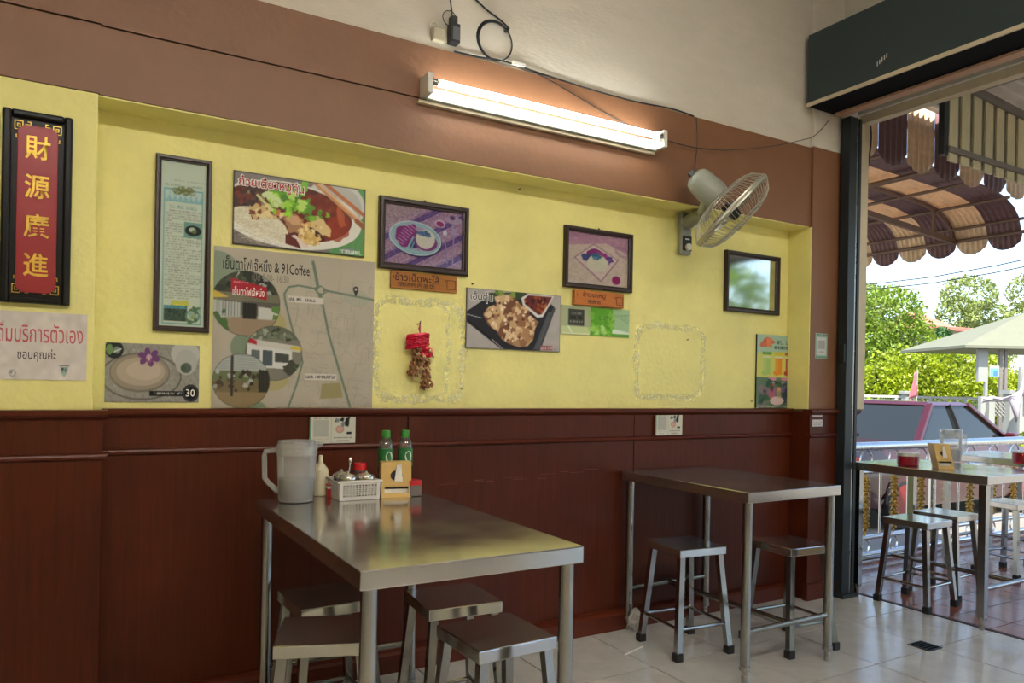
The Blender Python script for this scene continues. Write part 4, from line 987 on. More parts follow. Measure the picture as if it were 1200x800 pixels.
# ================================================================== THINGS ON THE LONG TABLE
def tz(p, z=TZ): q = onZ(p, z); return (q[0], q[1], z)
K['jug'] = thin_clear('frosted_jug_plastic', (.95,.95,.94), .04, .22, .24)
K['water'] = thin_clear('water_body', (.62,.60,.57), .03, .05, .16)
def make_jug(label, p, s=1.0, rz=0):
    t = thing('water_jug', label, 'jug', p, rz)
    R = .062*s
    MB().lathe([(.001, .002), (R*.86, .002), (R*.90, .006), (R*.97, .10*s), (R, .175*s), (R*1.0, .178*s)], 32).build('body', K['jug'], t, smooth=True)
    MB().lathe([(.001, .008), (R*.845, .008), (R*.905, .075*s), (.001, .075*s)], 28).build('water', K['water'], t, smooth=True)
    MB().lathe([(R*1.03, .150*s), (R*1.03, .178*s), (R*1.0, .186*s), (R*.95, .196*s), (R*.6, .197*s), (.001, .197*s)], 32).build('lid', K['jug'], t, smooth=True)
    MB().prism([(R*.9, .165*s), (R*1.32, .182*s), (R*1.30, .188*s), (R*.9, .192*s)], -.014, .014, lambda u, v, d: (u, d, v)).build('spout', K['jug'], t, bevel=.003)
    MB().tube([(-R*.95, 0, .165*s), (-R*1.62, 0, .160*s), (-R*1.66, 0, .145*s), (-R*1.62, 0, .075*s), (-R*1.45, 0, .060*s), (-R*.92, 0, .030*s)], .0085*s, 10).build('handle', K['jug'], t, smooth=True)
    return t
make_jug('frosted plastic water jug half full at the table end', tz((347, 587)), 1.0, math.radians(-25))
p = tz((375, 580))
t = thing('sauce_bottle', 'cream white squeeze bottle beside the water jug', 'bottle', p)
K['creamplastic'] = mat('cream_squeeze_plastic', hx(214,204,176), .4)
MB().lathe([(.001,.001), (.024,.001), (.026,.005), (.0265,.085), (.024,.092), (.012,.107), (.009,.110), (.001,.110)], 24).build('body', K['creamplastic'], t, smooth=True)
MB().lathe([(.010,.110), (.0075,.116), (.0065,.135), (.004,.137), (.001,.137)], 16).build('nozzle', K['creamplastic'], t, smooth=True)
# perforated basket
pa = tz((398, 587.5)); pb = tz((445.5, 585)); pb = (pb[0], pa[1], TZ)
bl = math.hypot(pb[0]-pa[0], pb[1]-pa[1]); brz = math.atan2(pb[1]-pa[1], pb[0]-pa[0])
t = thing('condiment_basket', 'white perforated plastic basket holding condiment jars', 'basket', pa, brz)
K['basket'] = mat('grey_white_plastic', hx(206,200,192), .4)
bw, bd_, bh = bl, .128, .060
def perforated(mb, P, U, V, w, h, nx, nz):
    """panel with a grid of square holes: bars"""
    P, U, V = Vector(P), Vector(U), Vector(V); N = U.cross(V).normalized()*.0011
    def slab_(u0, u1, v0, v1):
        q = [P+U*u0+V*v0, P+U*u1+V*v0, P+U*u1+V*v1, P+U*u0+V*v1]; mb.hexa([a-N for a in q], [a+N for a in q])
    mx_, mzb, mzt = .010, .010, .012; slab_(0, mx_, 0, h); slab_(w-mx_, w, 0, h); slab_(mx_, w-mx_, 0, mzb); slab_(mx_, w-mx_, h-mzt, h)
    cw = (w-2*mx_)/nx; ch_ = (h-mzb-mzt)/nz
    for i in range(1, nx): slab_(mx_+cw*i-cw*.22, mx_+cw*i+cw*.22, mzb, h-mzt)
    for j in range(1, nz): slab_(mx_, w-mx_, mzb+ch_*j-ch_*.26, mzb+ch_*j+ch_*.26)
for nm, P, U, V, w, nx in (('front_panel', (0,0,.003), (1,0,0), (0,-.06,1), bw, 11), ('rear_panel', (0,bd_,.003), (1,0,0), (0,.06,1), bw, 11), ('side_panel', (0,0,.003), (0,1,0), (-.06,0,1), bd_, 9), ('side_panel', (bw,0,.003), (0,1,0), (.06,0,1), bd_, 9)):
    mb = MB(); perforated(mb, P, U, V, w, bh, nx, 6); mb.build(nm, K['basket'], t)
MB().box(0, bw, 0, bd_, .001, .004).build('base', K['basket'], t)
e = .0055; mb = MB(); mb.tube([(-e,-e,bh+.002), (bw+e,-e,bh+.002), (bw+e,bd_+e,bh+.002), (-e,bd_+e,bh+.002)], .0045, 8, closed=True); mb.build('rim', K['basket'], t, smooth=True)
BM = Matrix.Translation(pa) @ Matrix.Rotation(brz, 4, 'Z')
K['jarglass'] = thin_clear('jar_glass', (.88,.86,.82), .08, .04, .03); K['steelsm'] = mat('small_steel', (.62,.60,.57), .22, metal=1)
def jar(label, x, y, cap, fill, spoon=False, z=.005, hs=1.0):
    c = BM @ Vector((x, y, z)); t = thing('condiment_jar', label, 'jar', c, brz); r = .0275
    MB().lathe([(.001,.0), (r,.0), (r*1.02,.004), (r*1.02,.058), (r*.92,.062)] + ([(r*.75,.072), (r*.72,.086)] if cap != 'steel' else []), 24).build('glass', K['jarglass'], t, smooth=True)
    MB().lathe([(.001,.004), (r*.94,.004), (r*.94,.038), (.001,.038)], 20).build('filling', fill, t, smooth=True)
    if cap == 'steel': MB().lathe([(r*1.06,.060), (r*1.06,.070), (r*.9,.076), (r*.5,.080), (.005,.083), (.005,.088), (.001,.089)], 24).build('lid', K['steelsm'], t, smooth=True)
    else: MB().lathe([(r*.80,.084), (r*.82,.086), (r*.82,.104), (r*.76,.108), (.001,.108)], 24).build('lid', cap, t, smooth=True)
    if spoon:
        s_ = MB(); s_.tube([(.004,.0,.03), (.006,.004,.085), (.010,.006,.115)], .002, 6); s_.sphere((.011,.007,.122), .010, 8, 6, (.7,.5,1.2)); s_.build('spoon', K['steelsm'], t, smooth=True)
    return t
K['chilli'] = mat('chilli_flakes', hx(96,30,16), .8, var=.5, scale=90); K['sugar'] = mat('white_sugar', hx(206,196,180), .9, var=.1, scale=80); K['darksauce'] = mat('dark_sauce', hx(40,20,12), .3)
K['redcap'] = mat('red_plastic_cap', hx(186,20,26), .4)
jar('steel lidded condiment jar with a spoon in the white basket', .036, .034, 'steel', K['sugar'], True)
jar('red capped sauce jar in the white basket', bw-.036, .093, K['redcap'], K['darksauce'])
jar('steel lidded chilli jar at the right of the white basket', bw-.036, .034, 'steel', K['chilli'])
jar('steel lidded dark jar at the rear of the white basket', .034, .093, 'steel', K['chilli'])
# napkin box
pa, pb = tz((447, 583)), tz((482, 582)); w = math.hypot(pb[0]-pa[0], pb[1]-pa[1]); nz_ = math.atan2(pb[1]-pa[1], pb[0]-pa[0])
K['card'] = mat('kraft_card', hx(206,168,98), .55, var=.05, scale=15)
K['tissue'] = mat('tissue_paper', hx(222,216,206), .9)
def napkin_box(label, loc, rz, W, D, H, lean=0.0):
    t = thing('napkin_box', label, 'napkin holder', loc, rz); s = lean
    def q(x, y, z): return (x + s*z, y + .10*z, z)
    mb = MB(); fl = .010
    sl0, sl1 = H*.12, H*.30
    def plate(x0, x1, z0, z1, y0, y1):
        mb.hexa([q(x0,y0,z0), q(x1,y0,z0), q(x1,y1,z0), q(x0,y1,z0)], [q(x0,y0,z1), q(x1,y0,z1), q(x1,y1,z1), q(x0,y1,z1)])
    plate(0, W, 0, sl0, 0, .003); plate(0, W, sl1, H, 0, .003); plate(0, W*.10, sl0, sl1, 0, .003); plate(W*.90, W, sl0, sl1, 0, .003); mb.build('front_panel', K['card'], t)
    mb = MB(); plate(0, .003, 0, H, .003, D); mb.build('side_panel', K['card'], t)
    mb = MB(); plate(W-.003, W, 0, H, .003, D); mb.build('side_panel', K['card'], t)
    mb = MB(); plate(.003, W-.003, 0, H, D-.003, D); mb.build('back_panel', K['card'], t)
    mb = MB(); plate(.003, W-.003, H-.003, H, .003, D-.003); mb.build('top_panel', K['card'], t)
    mb = MB(); plate(.003, W-.003, .001, H*.22, .012, D-.005); mb.build('napkin_stack', K['tissue'], t)
    mb = MB(); e_ = [(W*.5+W*.21*math.cos(a), H*.62+W*.17*math.sin(a)) for a in [k*.3927 for k in range(16)]]
    mb.prism(e_, -.0008, .0005, lambda u, v, d: q(u, d, v)); mb.build('opening', K['plasticblack'], t)
    mb = MB(); mb.prism([(W*.42, H*.46), (W*.70, H*.45), (W*.67, H*.80), (W*.66, H*.93), (W*.50, H*.92), (W*.47, H*.75)], -.006, -.0012, lambda u, v, d: q(u, d-.004*math.sin(v*60), v)); mb.build('napkin', K['tissue'], t)
    return t
napkin_box('tan card napkin box with a napkin poking out on the long table', pa, nz_, w, .052, .118)
# water bottles
K['greencap'] = mat('green_cap', hx(56,140,50), .4); K['greenlabel'] = mat('green_label', hx(40,112,60), .4, var=.25, scale=40); K['labelwhite'] = mat('label_emblem', hx(206,216,206), .4)
def bottle(label, p):
    t = thing('water_bottle', label, 'bottle', p, 0, 'small water bottles'); r = .0265
    MB().lathe([(.001,.004), (r*.6,.001), (r*.95,.004), (r,.014), (r,.05), (r*.97,.055), (r,.06), (r,.155), (r*.97,.168), (r*.82,.184), (r*.52,.196), (r*.46,.200), (r*.45,.205), (.001,.205)], 24).build('body', K['petplastic'], t, smooth=True)
    lb = MB().lathe([(r*1.012,.095), (r*1.015,.097), (r*1.015,.157), (r*1.012,.159)], 24).build('label_wrap', K['greenlabel'], t, smooth=True)
    MB().prism([(.013*math.cos(a), .130+.020*math.sin(a)) for a in [k*.3927 for k in range(16)]], 0, 1, lambda u, v, d: (math.sin(u/r+.10)*(r*1.018+d*.0006), -math.cos(u/r+.10)*(r*1.018+d*.0006), v)).build('emblem', K['labelwhite'], lb)
    MB().lathe([(r*.52,.196), (r*.56,.198), (r*.56,.218), (r*.5,.222), (.001,.222)], 20).build('cap', K['greencap'], t, smooth=True)
    return t
for px in (452, 474.5):
    d = ray(px, 540); k_ = 2.472/d[1]; bottle('green capped water bottle ' + ('behind the basket side of the tan napkin box' if px < 460 else 'behind the free side of the tan napkin box'), (d[0]*k_, 2.472, TZ))
# little box behind the napkin box
d = ray(487, 570); k_ = 2.40/d[1]
t = thing('small_box', 'small grey box with a red lid behind the napkin box', 'box', (d[0]*k_-.012, 2.37, TZ))
MB().box(-.02, .022, 0, .06, .001, .038).build('body', mat('grey_card', hx(112,100,94), .6), t, bevel=.002); MB().box(-.021, .023, -.001, .061, .038, .055).build('lid', K['redcap'], t, bevel=.002)
d = ray(384, 575); k_ = 2.47/d[1]
t = thing('sauce_sachet_box', 'small red packet standing behind the condiment basket', 'packet', (d[0]*k_+.010, 2.46, TZ))
MB().box(-.012, .016, 0, .03, .0, .045).build('packet', K['redcap'], t, bevel=.003); MB().box(-.0121, .0161, -.0005, .0305, .030, .038).build('band', K['labelwhite'], t)

# ================================================================== SMALL FLOOR THINGS
a, b = onZ((732, 768)), onZ((753, 758.5))
tag(MB().tube([(0,0,0), (b[0]-a[0], b[1]-a[1], 0)], .0035, 8).build('drinking_straw', K['plasticwhite'], None, (a[0], a[1], .0040)), 'white drinking straw lying on the floor tiles', 'straw')
p = onZ((744, 740)); r_ = random.Random(3)
t = thing('plastic_bag', 'crumpled clear plastic bag at the rear table foot', 'bag', (p[0], p[1], 0))
vs = []; n1, n2 = 14, 8
for i in range(n1):
    a_ = 2*math.pi*i/n1
    for j in range(n2):
        u = j/(n2-1); rr_ = .034*math.sin(math.pi*(u*.86+.07))*(1+.5*(r_.random()-.5)); vs.append((rr_*math.cos(a_), rr_*math.sin(a_)*.8, .003+.105*u+.006*(r_.random()-.5)*(j > 0)))
mb = MB(); mb.add(vs, [(i*n2+j, ((i+1) % n1)*n2+j, ((i+1) % n1)*n2+j+1, i*n2+j+1) for i in range(n1) for j in range(n2-1)]); mb.build('film', thin_clear('bag_film', (.9,.86,.78), .2, .15, .35), t)
p = onZ((1084, 757))
t = thing('floor_drain', 'small dark square drain cover set in the floor tiles', 'drain', (p[0], p[1], 0))
MB().box(-.05, .05, -.05, .05, .0005, .003).build('frame', K['darksteel'], t)
for k in range(5): MB().box(-.04, .04, -.04+.018*k, -.030+.018*k, .003, .0045).build('slat', K['black'], t)

# ================================================================== THINGS ON THE TERRACE TABLES
p = tz((1064, 545))
t = thing('round_tin', 'round red tin with a white rim on the terrace table', 'tin', p)
K['tinred'] = mat('dark_red_tin', hx(140,16,34), .3)
MB().lathe([(.001,.001), (.050,.001), (.053,.004), (.053,.052), (.001,.052)], 32).build('body', K['tinred'], t, smooth=True)
MB().lathe([(.0535,.050), (.055,.052), (.055,.066), (.052,.068), (.001,.066)], 32).build('lid', K['plasticwhite'], t, smooth=True)
p = tz((1100, 549))
napkin_box('tan card napkin box beside the red tin on the terrace', p, math.radians(-40), .075, .085, .125, -.18)
make_jug('clear plastic jug behind the terrace napkin box', tz((1114, 540)), .92, math.radians(160))
p = tz((1199, 543)); p = (p[0], p[1], TZ)
t = thing('round_tin', 'dark red tin on the far terrace table', 'tin', p)
MB().lathe([(.001,.001), (.050,.001), (.053,.004), (.053,.062), (.001,.062)], 24).build('body', K['tinred'], t, smooth=True)
MB().lathe([(.0535,.060), (.055,.062), (.055,.070), (.001,.070)], 24).build('lid', K['plasticwhite'], t, smooth=True)
# ================================================================== TERRACE: railing, awnings
K['railsteel'] = mat('rail_steel', (.66,.65,.64), .25, metal=1, rvar=.08, scale=8)
K['goldcast'] = mat('gold_casting', hx(196,156,70), .35, metal=.6, var=.35, scale=30)
YRL = 3.0
zr = {k: onY((1000, v), YRL)[2] for k, v in dict(top=524, mid=554, low=632, bot=652).items()}
t = thing('terrace_railing', 'stainless railing with gold cast balusters along the terrace', 'railing', (3.80, YRL, 0)); RX1 = 2.72
MB().tube([(0,0,zr['top']), (RX1,0,zr['top'])], .030, 16).build('top_rail', K['railsteel'], t, smooth=True)
for nm, z, r in (('mid_rail', zr['mid'], .014), ('lower_rail', zr['low'], .017), ('bottom_rail', zr['bot'], .017)):
    MB().tube([(0,0,z), (RX1,0,z)], r, 12).build(nm, K['railsteel'], t, smooth=True)
for x in (.02, 1.36, RX1-.02): MB().tube([(x,0,0), (x,0,zr['top'])], .024, 14).build('post', K['railsteel'], t, smooth=True)
MB().tube([(0,.05,.03), (RX1,.05,.03)], .017, 12).build('kerb_rail', K['railsteel'], t, smooth=True)
# one gold baluster: stem with leaf knots
gb = MB(); z0, z1 = zr['low'], zr['mid']; hh = z1-z0
gb.tube([(0,0,0), (0,0,hh)], .006, 8)
gr_ = random.Random(2)
for k in range(15):
    z = hh*(.12+.76*k/14); w_ = .015+.014*abs(math.sin(k*1.25))
    for a in (0, 1.571, 3.1416, 4.712):
        a2 = a+(.785 if k % 2 else 0); gb.tube([(0,0,z-.006), (w_*math.cos(a2), w_*math.sin(a2), z), (w_*.6*math.cos(a2+.4), w_*.6*math.sin(a2+.4), z+.014)], [.005,.0075,.003], 5)
gm_ = gb.mesh('gold_baluster'); gm_.materials.append(K['goldcast'])
pm_ = MB().tube([(0,0,0), (0,0,hh)], .008, 10).mesh('plain_baluster'); pm_.materials.append(K['railsteel'])
def ringmesh(nm, R, r, sz=1.0):
    mb = MB(); mb.tube([(R*math.cos(a), 0, R*sz*math.sin(a)) for a in [k*2*math.pi/24 for k in range(24)]], r, 6, closed=True); me = mb.mesh(nm); me.materials.append(K['railsteel']); return me
rlo = (zr['low']-zr['bot'])/2-.012; rtop = (zr['top']-zr['mid'])/2-.020
rm1, rm2 = ringmesh('lower_ring', rlo, .006), ringmesh('upper_ring', rtop, .005)
for k in range(9):
    x = 4.417-.305+.305*k-3.80
    if x > RX1-.05 or x < .06: continue
    link('gold_baluster', gm_, None, t, (x, 0, z0), smooth=True)
    link('lower_ring', rm1, None, t, (x, 0, (zr['low']+zr['bot'])/2), smooth=True); link('upper_ring', rm2, None, t, (x, 0, (zr['top']+zr['mid'])/2-.006), smooth=True)
for k in range(9):
    x = 4.417-.1525+.305*(k-1)-3.80
    if .06 < x < RX1-.05: link('plain_baluster', pm_, None, t, (x, 0, z0), smooth=True)

# corrugated striped sheets
K['awcream'] = translucent('cream_sheet', hx(222,194,160), .26, .55, .10, 25); K['awbrown'] = translucent('purple_brown_sheet', hx(122,92,92), .20, .55, .14, 25)
K['awning_iron'] = mat('brown_painted_iron', hx(110,84,68), .55, var=.15, scale=20)
def strip(prof, w, nridge, scallop, amp=.006):
    """corrugated strip: prof = [(a,b)] path, first points hang; across width w. returns function grid (u across, path)"""
    nu = nridge*4+1; vs = []; n = len(prof)
    for i in range(nu):
        u = i/(nu-1); h = amp*(1.2*abs(math.sin(u*nridge*math.pi))-.6); e = 1-math.sqrt(max(0, 1-(2*u-1)**2*.97))
        for j, (a, b) in enumerate(prof):
            vs.append((u*w, a, b, h, e, j))
    fs = [(i*n+j, (i+1)*n+j, (i+1)*n+j+1, i*n+j+1) for i in range(nu-1) for j in range(n-1)]
    return vs, fs
# side valance: hangs over the railing, runs along X
t = thing('striped_valance', 'hanging striped corrugated valance with scalloped ends above the railing', 'valance', (3.84, YRL, 2.61))
for k in range(8):
    vs, fs = strip([(0, 0), (0, .05), (0, .12), (0, .46)], .312, 5, True, .010)
    mb = MB(); mb.add([(x, h, (b if j > 1 else b*(1-.4*e) + .12*e)) for x, a, b, h, e, j in vs], fs)
    o = mb.build('valance_strip', K['awcream'] if k % 2 else K['awbrown'], t, (.315*k, 0, 0), smooth=True)
    s_ = o.modifiers.new('thick', 'SOLIDIFY'); s_.thickness = .0015
MB().box(0, 2.55, .012, .045, .30, .335).build('batten', K['awning_iron'], t)
# neighbour's barrel awning
prof = [(6.585, 2.30), (6.580, 2.37), (6.570, 2.44), (6.525, 2.545), (6.44, 2.62), (6.30, 2.68), (6.10, 2.715), (5.80, 2.735), (5.40, 2.75), (4.90, 2.765), (4.40, 2.78), (3.86, 2.80)]
t = thing('barrel_awning', 'neighbouring curved awning in cream and brown stripes with scalloped edge', 'awning', (0, 3.13, 0))
NS = 9
for k in range(NS):
    vs, fs = strip(prof, .262, 6, True, .010)
    V_ = []
    for x, a, b, h, e, j in vs:
        if j == 0: b = b+.12*e
        elif j == 1: b = b+.065*e
        if j < 4: V_.append((a+h, x, b))
        else: V_.append((a, x, b+h))
    mb = MB(); mb.add(V_, fs)
    o = mb.build('awning_strip', K['awcream'] if k % 2 else K['awbrown'], t, (0, .262*k, 0), smooth=True); s_ = o.modifiers.new('thick', 'SOLIDIFY'); s_.thickness = .0015
for (x, z, r) in ((6.555, 2.435, .016), (6.50, 2.53, .013), (6.27, 2.665, .014), (5.78, 2.71, .014), (5.30, 2.725, .022), (4.75, 2.745, .014)):
    MB().tube([(x, -.05, z-.012), (x, .262*NS, z-.012)], r, 8).build('purlin', K['awning_iron'], t, smooth=True)
for y in (.53, 1.75):
    MB().tube([(a-.012, y, b-.03) for a, b in prof[2:]], .014, 8).build('bent_rib', K['awning_iron'], t, smooth=True)
MB().bar((6.555, .52, 2.42), (4.50, .58, 2.60), .030, .045).build('strut', K['awning_iron'], t)
MB().bar((6.24, .53, 2.45), (6.24, .53, 2.67), .018).build('hanger', K['awning_iron'], t)
MB().bar((6.40, 1.75, 2.60), (4.2, 1.78, 2.76), .02, .03).build('strut', K['awning_iron'], t)
# slatted side panel by the terrace roof edge
K['slat'] = mat('weathered_cream_board', hx(196,186,150), .6, var=.12, scale=10, stretch=(8,8,1)); K['greysteel'] = mat('grey_painted_steel', hx(112,106,100), .5, var=.1, scale=10)
YS = 2.2
t = thing('slat_panel', 'hanging panel of pale vertical boards under the terrace roof', 'panel', (3.86, YS, 0))
for k in range(16):
    x = .01+.113*k; MB().box(x, x+.078, -.006, .006, 2.315-.002*k, 2.715-.0068*k*1.13).build('board', K['slat'], t, bevel=.0015, seg=1)
for k in range(15):
    x = .088+.113*k; MB().box(x, x+.035, .004, .012, 2.325-.002*k, 2.71-.0075*k).build('backing_board', K['greysteel'], t)
MB().bar((-.01, -.012, 2.372), (1.82, -.012, 2.365), .018, .028).build('rail', K['greysteel'], t)
MB().bar((0, -.005, 2.735), (1.82, -.005, 2.615), .03, .045).build('top_beam', K['greysteel'], t)
MB().box(-.045, -.005, -.01, .02, 2.34, 2.72).build('shade_strip', K['darksteel'], t)  # dark strip standing in for the valance stripe's shadow
# terrace roof
K['roofsheet'] = translucent('grey_roof_sheet', hx(156,150,142), .5, .5, .12, 8)
t = thing('terrace_roof', 'grey corrugated terrace roof sloping down from the shopfront', 'roof', (3.83, 0, 0))
def roofz(x): return 2.78-.066*x
for k in range(7):
    n = 40; w = .80; vs = []; y0 = 2.24-w*(k+1)
    for i in range(n+1):
        y = y0+w*i/n; h = .008*math.sin(i*math.pi/2)
        for x in (0, 1.4, 2.8): vs.append((x, y, roofz(x)+h+.03))
    mb = MB(); mb.add(vs, [(3*i+j, 3*i+3+j, 3*i+4+j, 3*i+1+j) for i in range(n) for j in range(2)])
    o = mb.build('roof_sheet', K['roofsheet'], t, smooth=True); s_ = o.modifiers.new('thick', 'SOLIDIFY'); s_.thickness = .0015
for x in (.25, 1.1, 1.95, 2.7): MB().box(x, x+.04, -3.3, 2.23, roofz(x)-.045, roofz(x)+.012).build('purlin', K['greysteel'], t)
for y in (1.85, .6, -.8, -2.2): MB().bar((0, y, roofz(0)-.06), (2.8, y, roofz(2.8)-.06), .04, .05).build('rafter', K['greysteel'], t)
n = 30; vs = []
for i in range(n+1):
    y = 2.26+.72*i/n; h = .008*math.sin(i*math.pi/2)
    for x in (0, 2.7): vs.append((x, y, 3.08-.03*x+h))
mb = MB(); mb.add(vs, [(2*i, 2*i+2, 2*i+3, 2*i+1) for i in range(n)]); o = mb.build('roof_sheet', K['roofsheet'], t, smooth=True); s_ = o.modifiers.new('thick', 'SOLIDIFY'); s_.thickness = .0015
MB().box(0, 2.7, 2.235, 2.255, 2.62, 3.08).build('upstand', K['greysteel'], t)
# hanging wires outside
def outcable(label, pts, X, r, name='hanging_wire'):
    w = [Vector(onX(q, X)) for q in pts]; o = w[0]; P = []
    for i in range(len(w)-1):
        p0, p1, p2, p3 = (w[max(0, min(len(w)-1, j))] for j in (i-1, i, i+1, i+2))
        for k in range(6):
            s = k/6.; P.append(.5*((2*p1)+(-p0+p2)*s+(2*p0-5*p1+4*p2-p3)*s*s+(-p0+3*p1-3*p2+p3)*s**3)-o)
    P.append(w[-1]-o)
    tag(MB().tube(P, r, 6).build(name, K['plasticblack'], None, o, smooth=True), label, 'wire')
outcable('thick black wire hanging down outside the shutter guide', [(1019,139), (1021,160), (1018,190), (1012,228), (1006,262), (1001,300)], 3.84, .005)
outcable('thin looped black wire hanging beside the thick wire', [(999,143), (1001,160), (1005,176), (1009,180), (1016,168), (1017,156), (1010,152), (1003,148)], 3.83, .0022)
outcable('short black wire strung under the lintel end', [(996,146), (1003,149), (1014,149), (1022,143)], 3.825, .0025)

# ================================================================== STREET: cars, fence, trees, buildings
GZ = -.40
K['carglass'] = mat('car_glass', hx(34,38,38), .05, spec=.6); K['tyre'] = mat('tyre_rubber', hx(30,30,32), .8); K['alloy'] = mat('wheel_alloy', (.5,.5,.5), .3, metal=1)
K['lampred'] = mat('tail_lamp', hx(170,30,24), .2); K['bumper'] = mat('black_bumper', hx(34,33,34), .5)
def make_car(label, paint, loc, rz=0, L=4.35, hw=.82, hub=None):
    t = thing('parked_car', label, 'car', loc, rz)
    # stations: x, z_bottom, z_waist, z_belt, halfwidth low, halfwidth belt
    st = [(0, .40, .62, .86, .90, .78), (.06, .30, .62, .90, .96, .86), (.35, .24, .62, .93, 1, .90), (1.2, .22, .62, .93, 1, .92), (2.6, .22, .62, .91, 1, .92), (3.2, .22, .60, .88, 1, .90), (3.9, .24, .56, .78, .97, .84), (4.25, .30, .52, .70, .90, .76), (4.35, .40, .50, .60, .84, .72)]
    vs = []; fs = []
    for x, zb, zw, zt, a, b in st:
        x = x*L/4.35; ring = [(-hw*a*.92, zb), (-hw*a, (zb+zw)/2), (-hw*a, zw), (-hw*b, zt), (-hw*b*.6, zt+.012), (hw*b*.6, zt+.012), (hw*b, zt), (hw*a, zw), (hw*a, (zb+zw)/2), (hw*a*.92, zb)]
        vs += [(x, y, z) for y, z in ring]
    n = 10
    for i in range(len(st)-1):
        for k in range(n): fs.append((i*n+k, (i+1)*n+k, (i+1)*n+(k+1) % n, i*n+(k+1) % n))
    fs += [tuple(range(n)), tuple((len(st)-1)*n+k for k in range(n))]
    MB().add(vs, fs).build('body', paint, t, smooth=True, bevel=.015)
    # greenhouse: lower ring on the belt, upper ring at the roof
    low = {'rl': (1.18, .70), 'rr': (1.18, -.70), 'fl': (3.18, .70), 'fr': (3.18, -.70)}; hi = {'rl': (1.62, .58), 'rr': (1.62, -.58), 'fl': (2.42, .58), 'fr': (2.42, -.58)}
    zb, zt = .92, 1.37
    def Lp(k): return Vector((*low[k], zb))
    def Hp(k): return Vector((*hi[k], zt))
    MB().hexa([Lp('rr'), Lp('fr'), Lp('fl'), Lp('rl')], [Hp('rr')*1, Hp('fr'), Hp('fl'), Hp('rl')]).build('cabin_glass', K['carglass'], t)
    rf = MB(); o_ = .03
    rf.hexa([(1.58,-.62,zt-.012), (2.46,-.62,zt-.012), (2.46,.62,zt-.012), (1.58,.62,zt-.012)], [(1.66,-.54,zt+.03), (2.38,-.54,zt+.03), (2.38,.54,zt+.03), (1.66,.54,zt+.03)]); rf.build('roof', paint, t, bevel=.02, seg=3)
    for s_, a, b in ((1, 'rr', 'rr'), (-1, 'rl', 'rl'), (1, 'fr', 'fr'), (-1, 'fl', 'fl')):
        A, B = Lp(a), Hp(b); out = Vector((0, -.012*s_, 0)); MB().bar(A+out, B+out, .085 if a[0] == 'r' else .055, .05, (1,0,0)).build('pillar', paint, t, bevel=.008)
    for s_ in (-1, 1):
        MB().bar((2.12, s_*.718, zb), (2.02, s_*.59, zt), .05, .02, (1,0,0)).build('door_pillar', K['bumper'], t)
        MB().bar((1.2, s_*.735, zb+.005), (3.15, s_*.735, zb+.0), .02, .03).build('window_trim', K['bumper'], t)
        MB().box(3.0, 3.12, s_*.80-.06, s_*.80+.06, .93, 1.03).build('door_mirror', paint, t, bevel=.02)
        MB().box(2.0, 2.15, s_*hw-.012, s_*hw+.012, .74, .77).build('door_handle', K['bumper'], t)
        MB().box(-.012, .10, s_*.60-.17, s_*.60+.17, .66, .82).build('tail_lamp', K['lampred'], t, bevel=.01)
    MB().box(-.06, .20, -hw*1.01, hw*1.01, .20, .60).build('rear_bumper', K['bumper'], t, bevel=.03, seg=3)
    MB().box(L-.14, L+.05, -hw*.86, hw*.86, .34, .50).build('front_bumper', K['bumper'], t, bevel=.03, seg=3)
    MB().box(-.014, .02, -.26, .26, .60, .72).build('number_plate', K['plasticwhite'], t, bevel=.004)
    for x in (.80, 3.45):
        for s_ in (-1, 1):
            w = MB(); w.lathe([(.001,-.09), (.20,-.09), (.29,-.075), (.305,-.05), (.305,.05), (.29,.075), (.20,.09), (.001,.09)], 28, (x, s_*(hw-.085), .305), Matrix.Rotation(math.pi/2, 4, 'X')); wo_ = w.build('wheel', K['tyre'], t, smooth=True)
            h = MB(); h.lathe([(.001,-.012), (.10,-.010), (.19,-.004), (.195,.004), (.001,.004)], 24, (x, s_*(hw+.002), .305), Matrix.Rotation(math.pi/2*s_, 4, 'X')); h.build('hub_cap', hub or K['alloy'], wo_, smooth=True)
            a_ = MB(); a_.tube([(x+.345*math.cos(q), s_*(hw*1.0), .305+.345*math.sin(q)) for q in [k*math.pi/14 for k in range(15)]], .022, 6); a_.build('wheel_arch', K['bumper'], t, smooth=True)
    return t
make_car('dark red sedan parked beyond the terrace railing', mat('red_car_paint', hx(62,9,11), .25, coat=.6), (7.08, 5.70, GZ), hub=mat('red_wheel_disc', hx(120,24,20), .4))
make_car('pale blue white car parked behind the red sedan', mat('silver_car_paint', hx(140,148,156), .25, coat=.6), (8.0, 9.8, GZ), -.53)

# fence
p0, p1 = at((860, 459), 16.5), at((1172, 463), 15.5)
zt_ = 1.02
t = thing('garden_fence', 'white topped wire mesh fence in front of the hedge', 'fence', (p0[0], p0[1], GZ)); dx, dy = p1[0]-p0[0], p1[1]-p0[1]
K['fencewhite'] = mat('white_fence_paint', hx(160,160,154), .6); K['mesh'] = mat('fence_wire', hx(150,160,150), .5)
MB().bar((0,0,zt_-GZ), (dx,dy,zt_-GZ-.02), .05, .05).build('top_rail', K['fencewhite'], t)
for k in range(9): MB().bar((dx*k/8, dy*k/8, 0), (dx*k/8, dy*k/8, zt_-GZ), .06).build('post', K['fencewhite'], t)
mb = MB()
for k in range(110): mb.bar((dx*k/110, dy*k/110, .3), (dx*k/110, dy*k/110, zt_-GZ-.03), .007)
for k in range(14): mb.bar((0, 0, .3+k*.08), (dx, dy, .3+k*.08), .006)
mb.build('wire_mesh', K['mesh'], t)['kind'] = 'stuff'

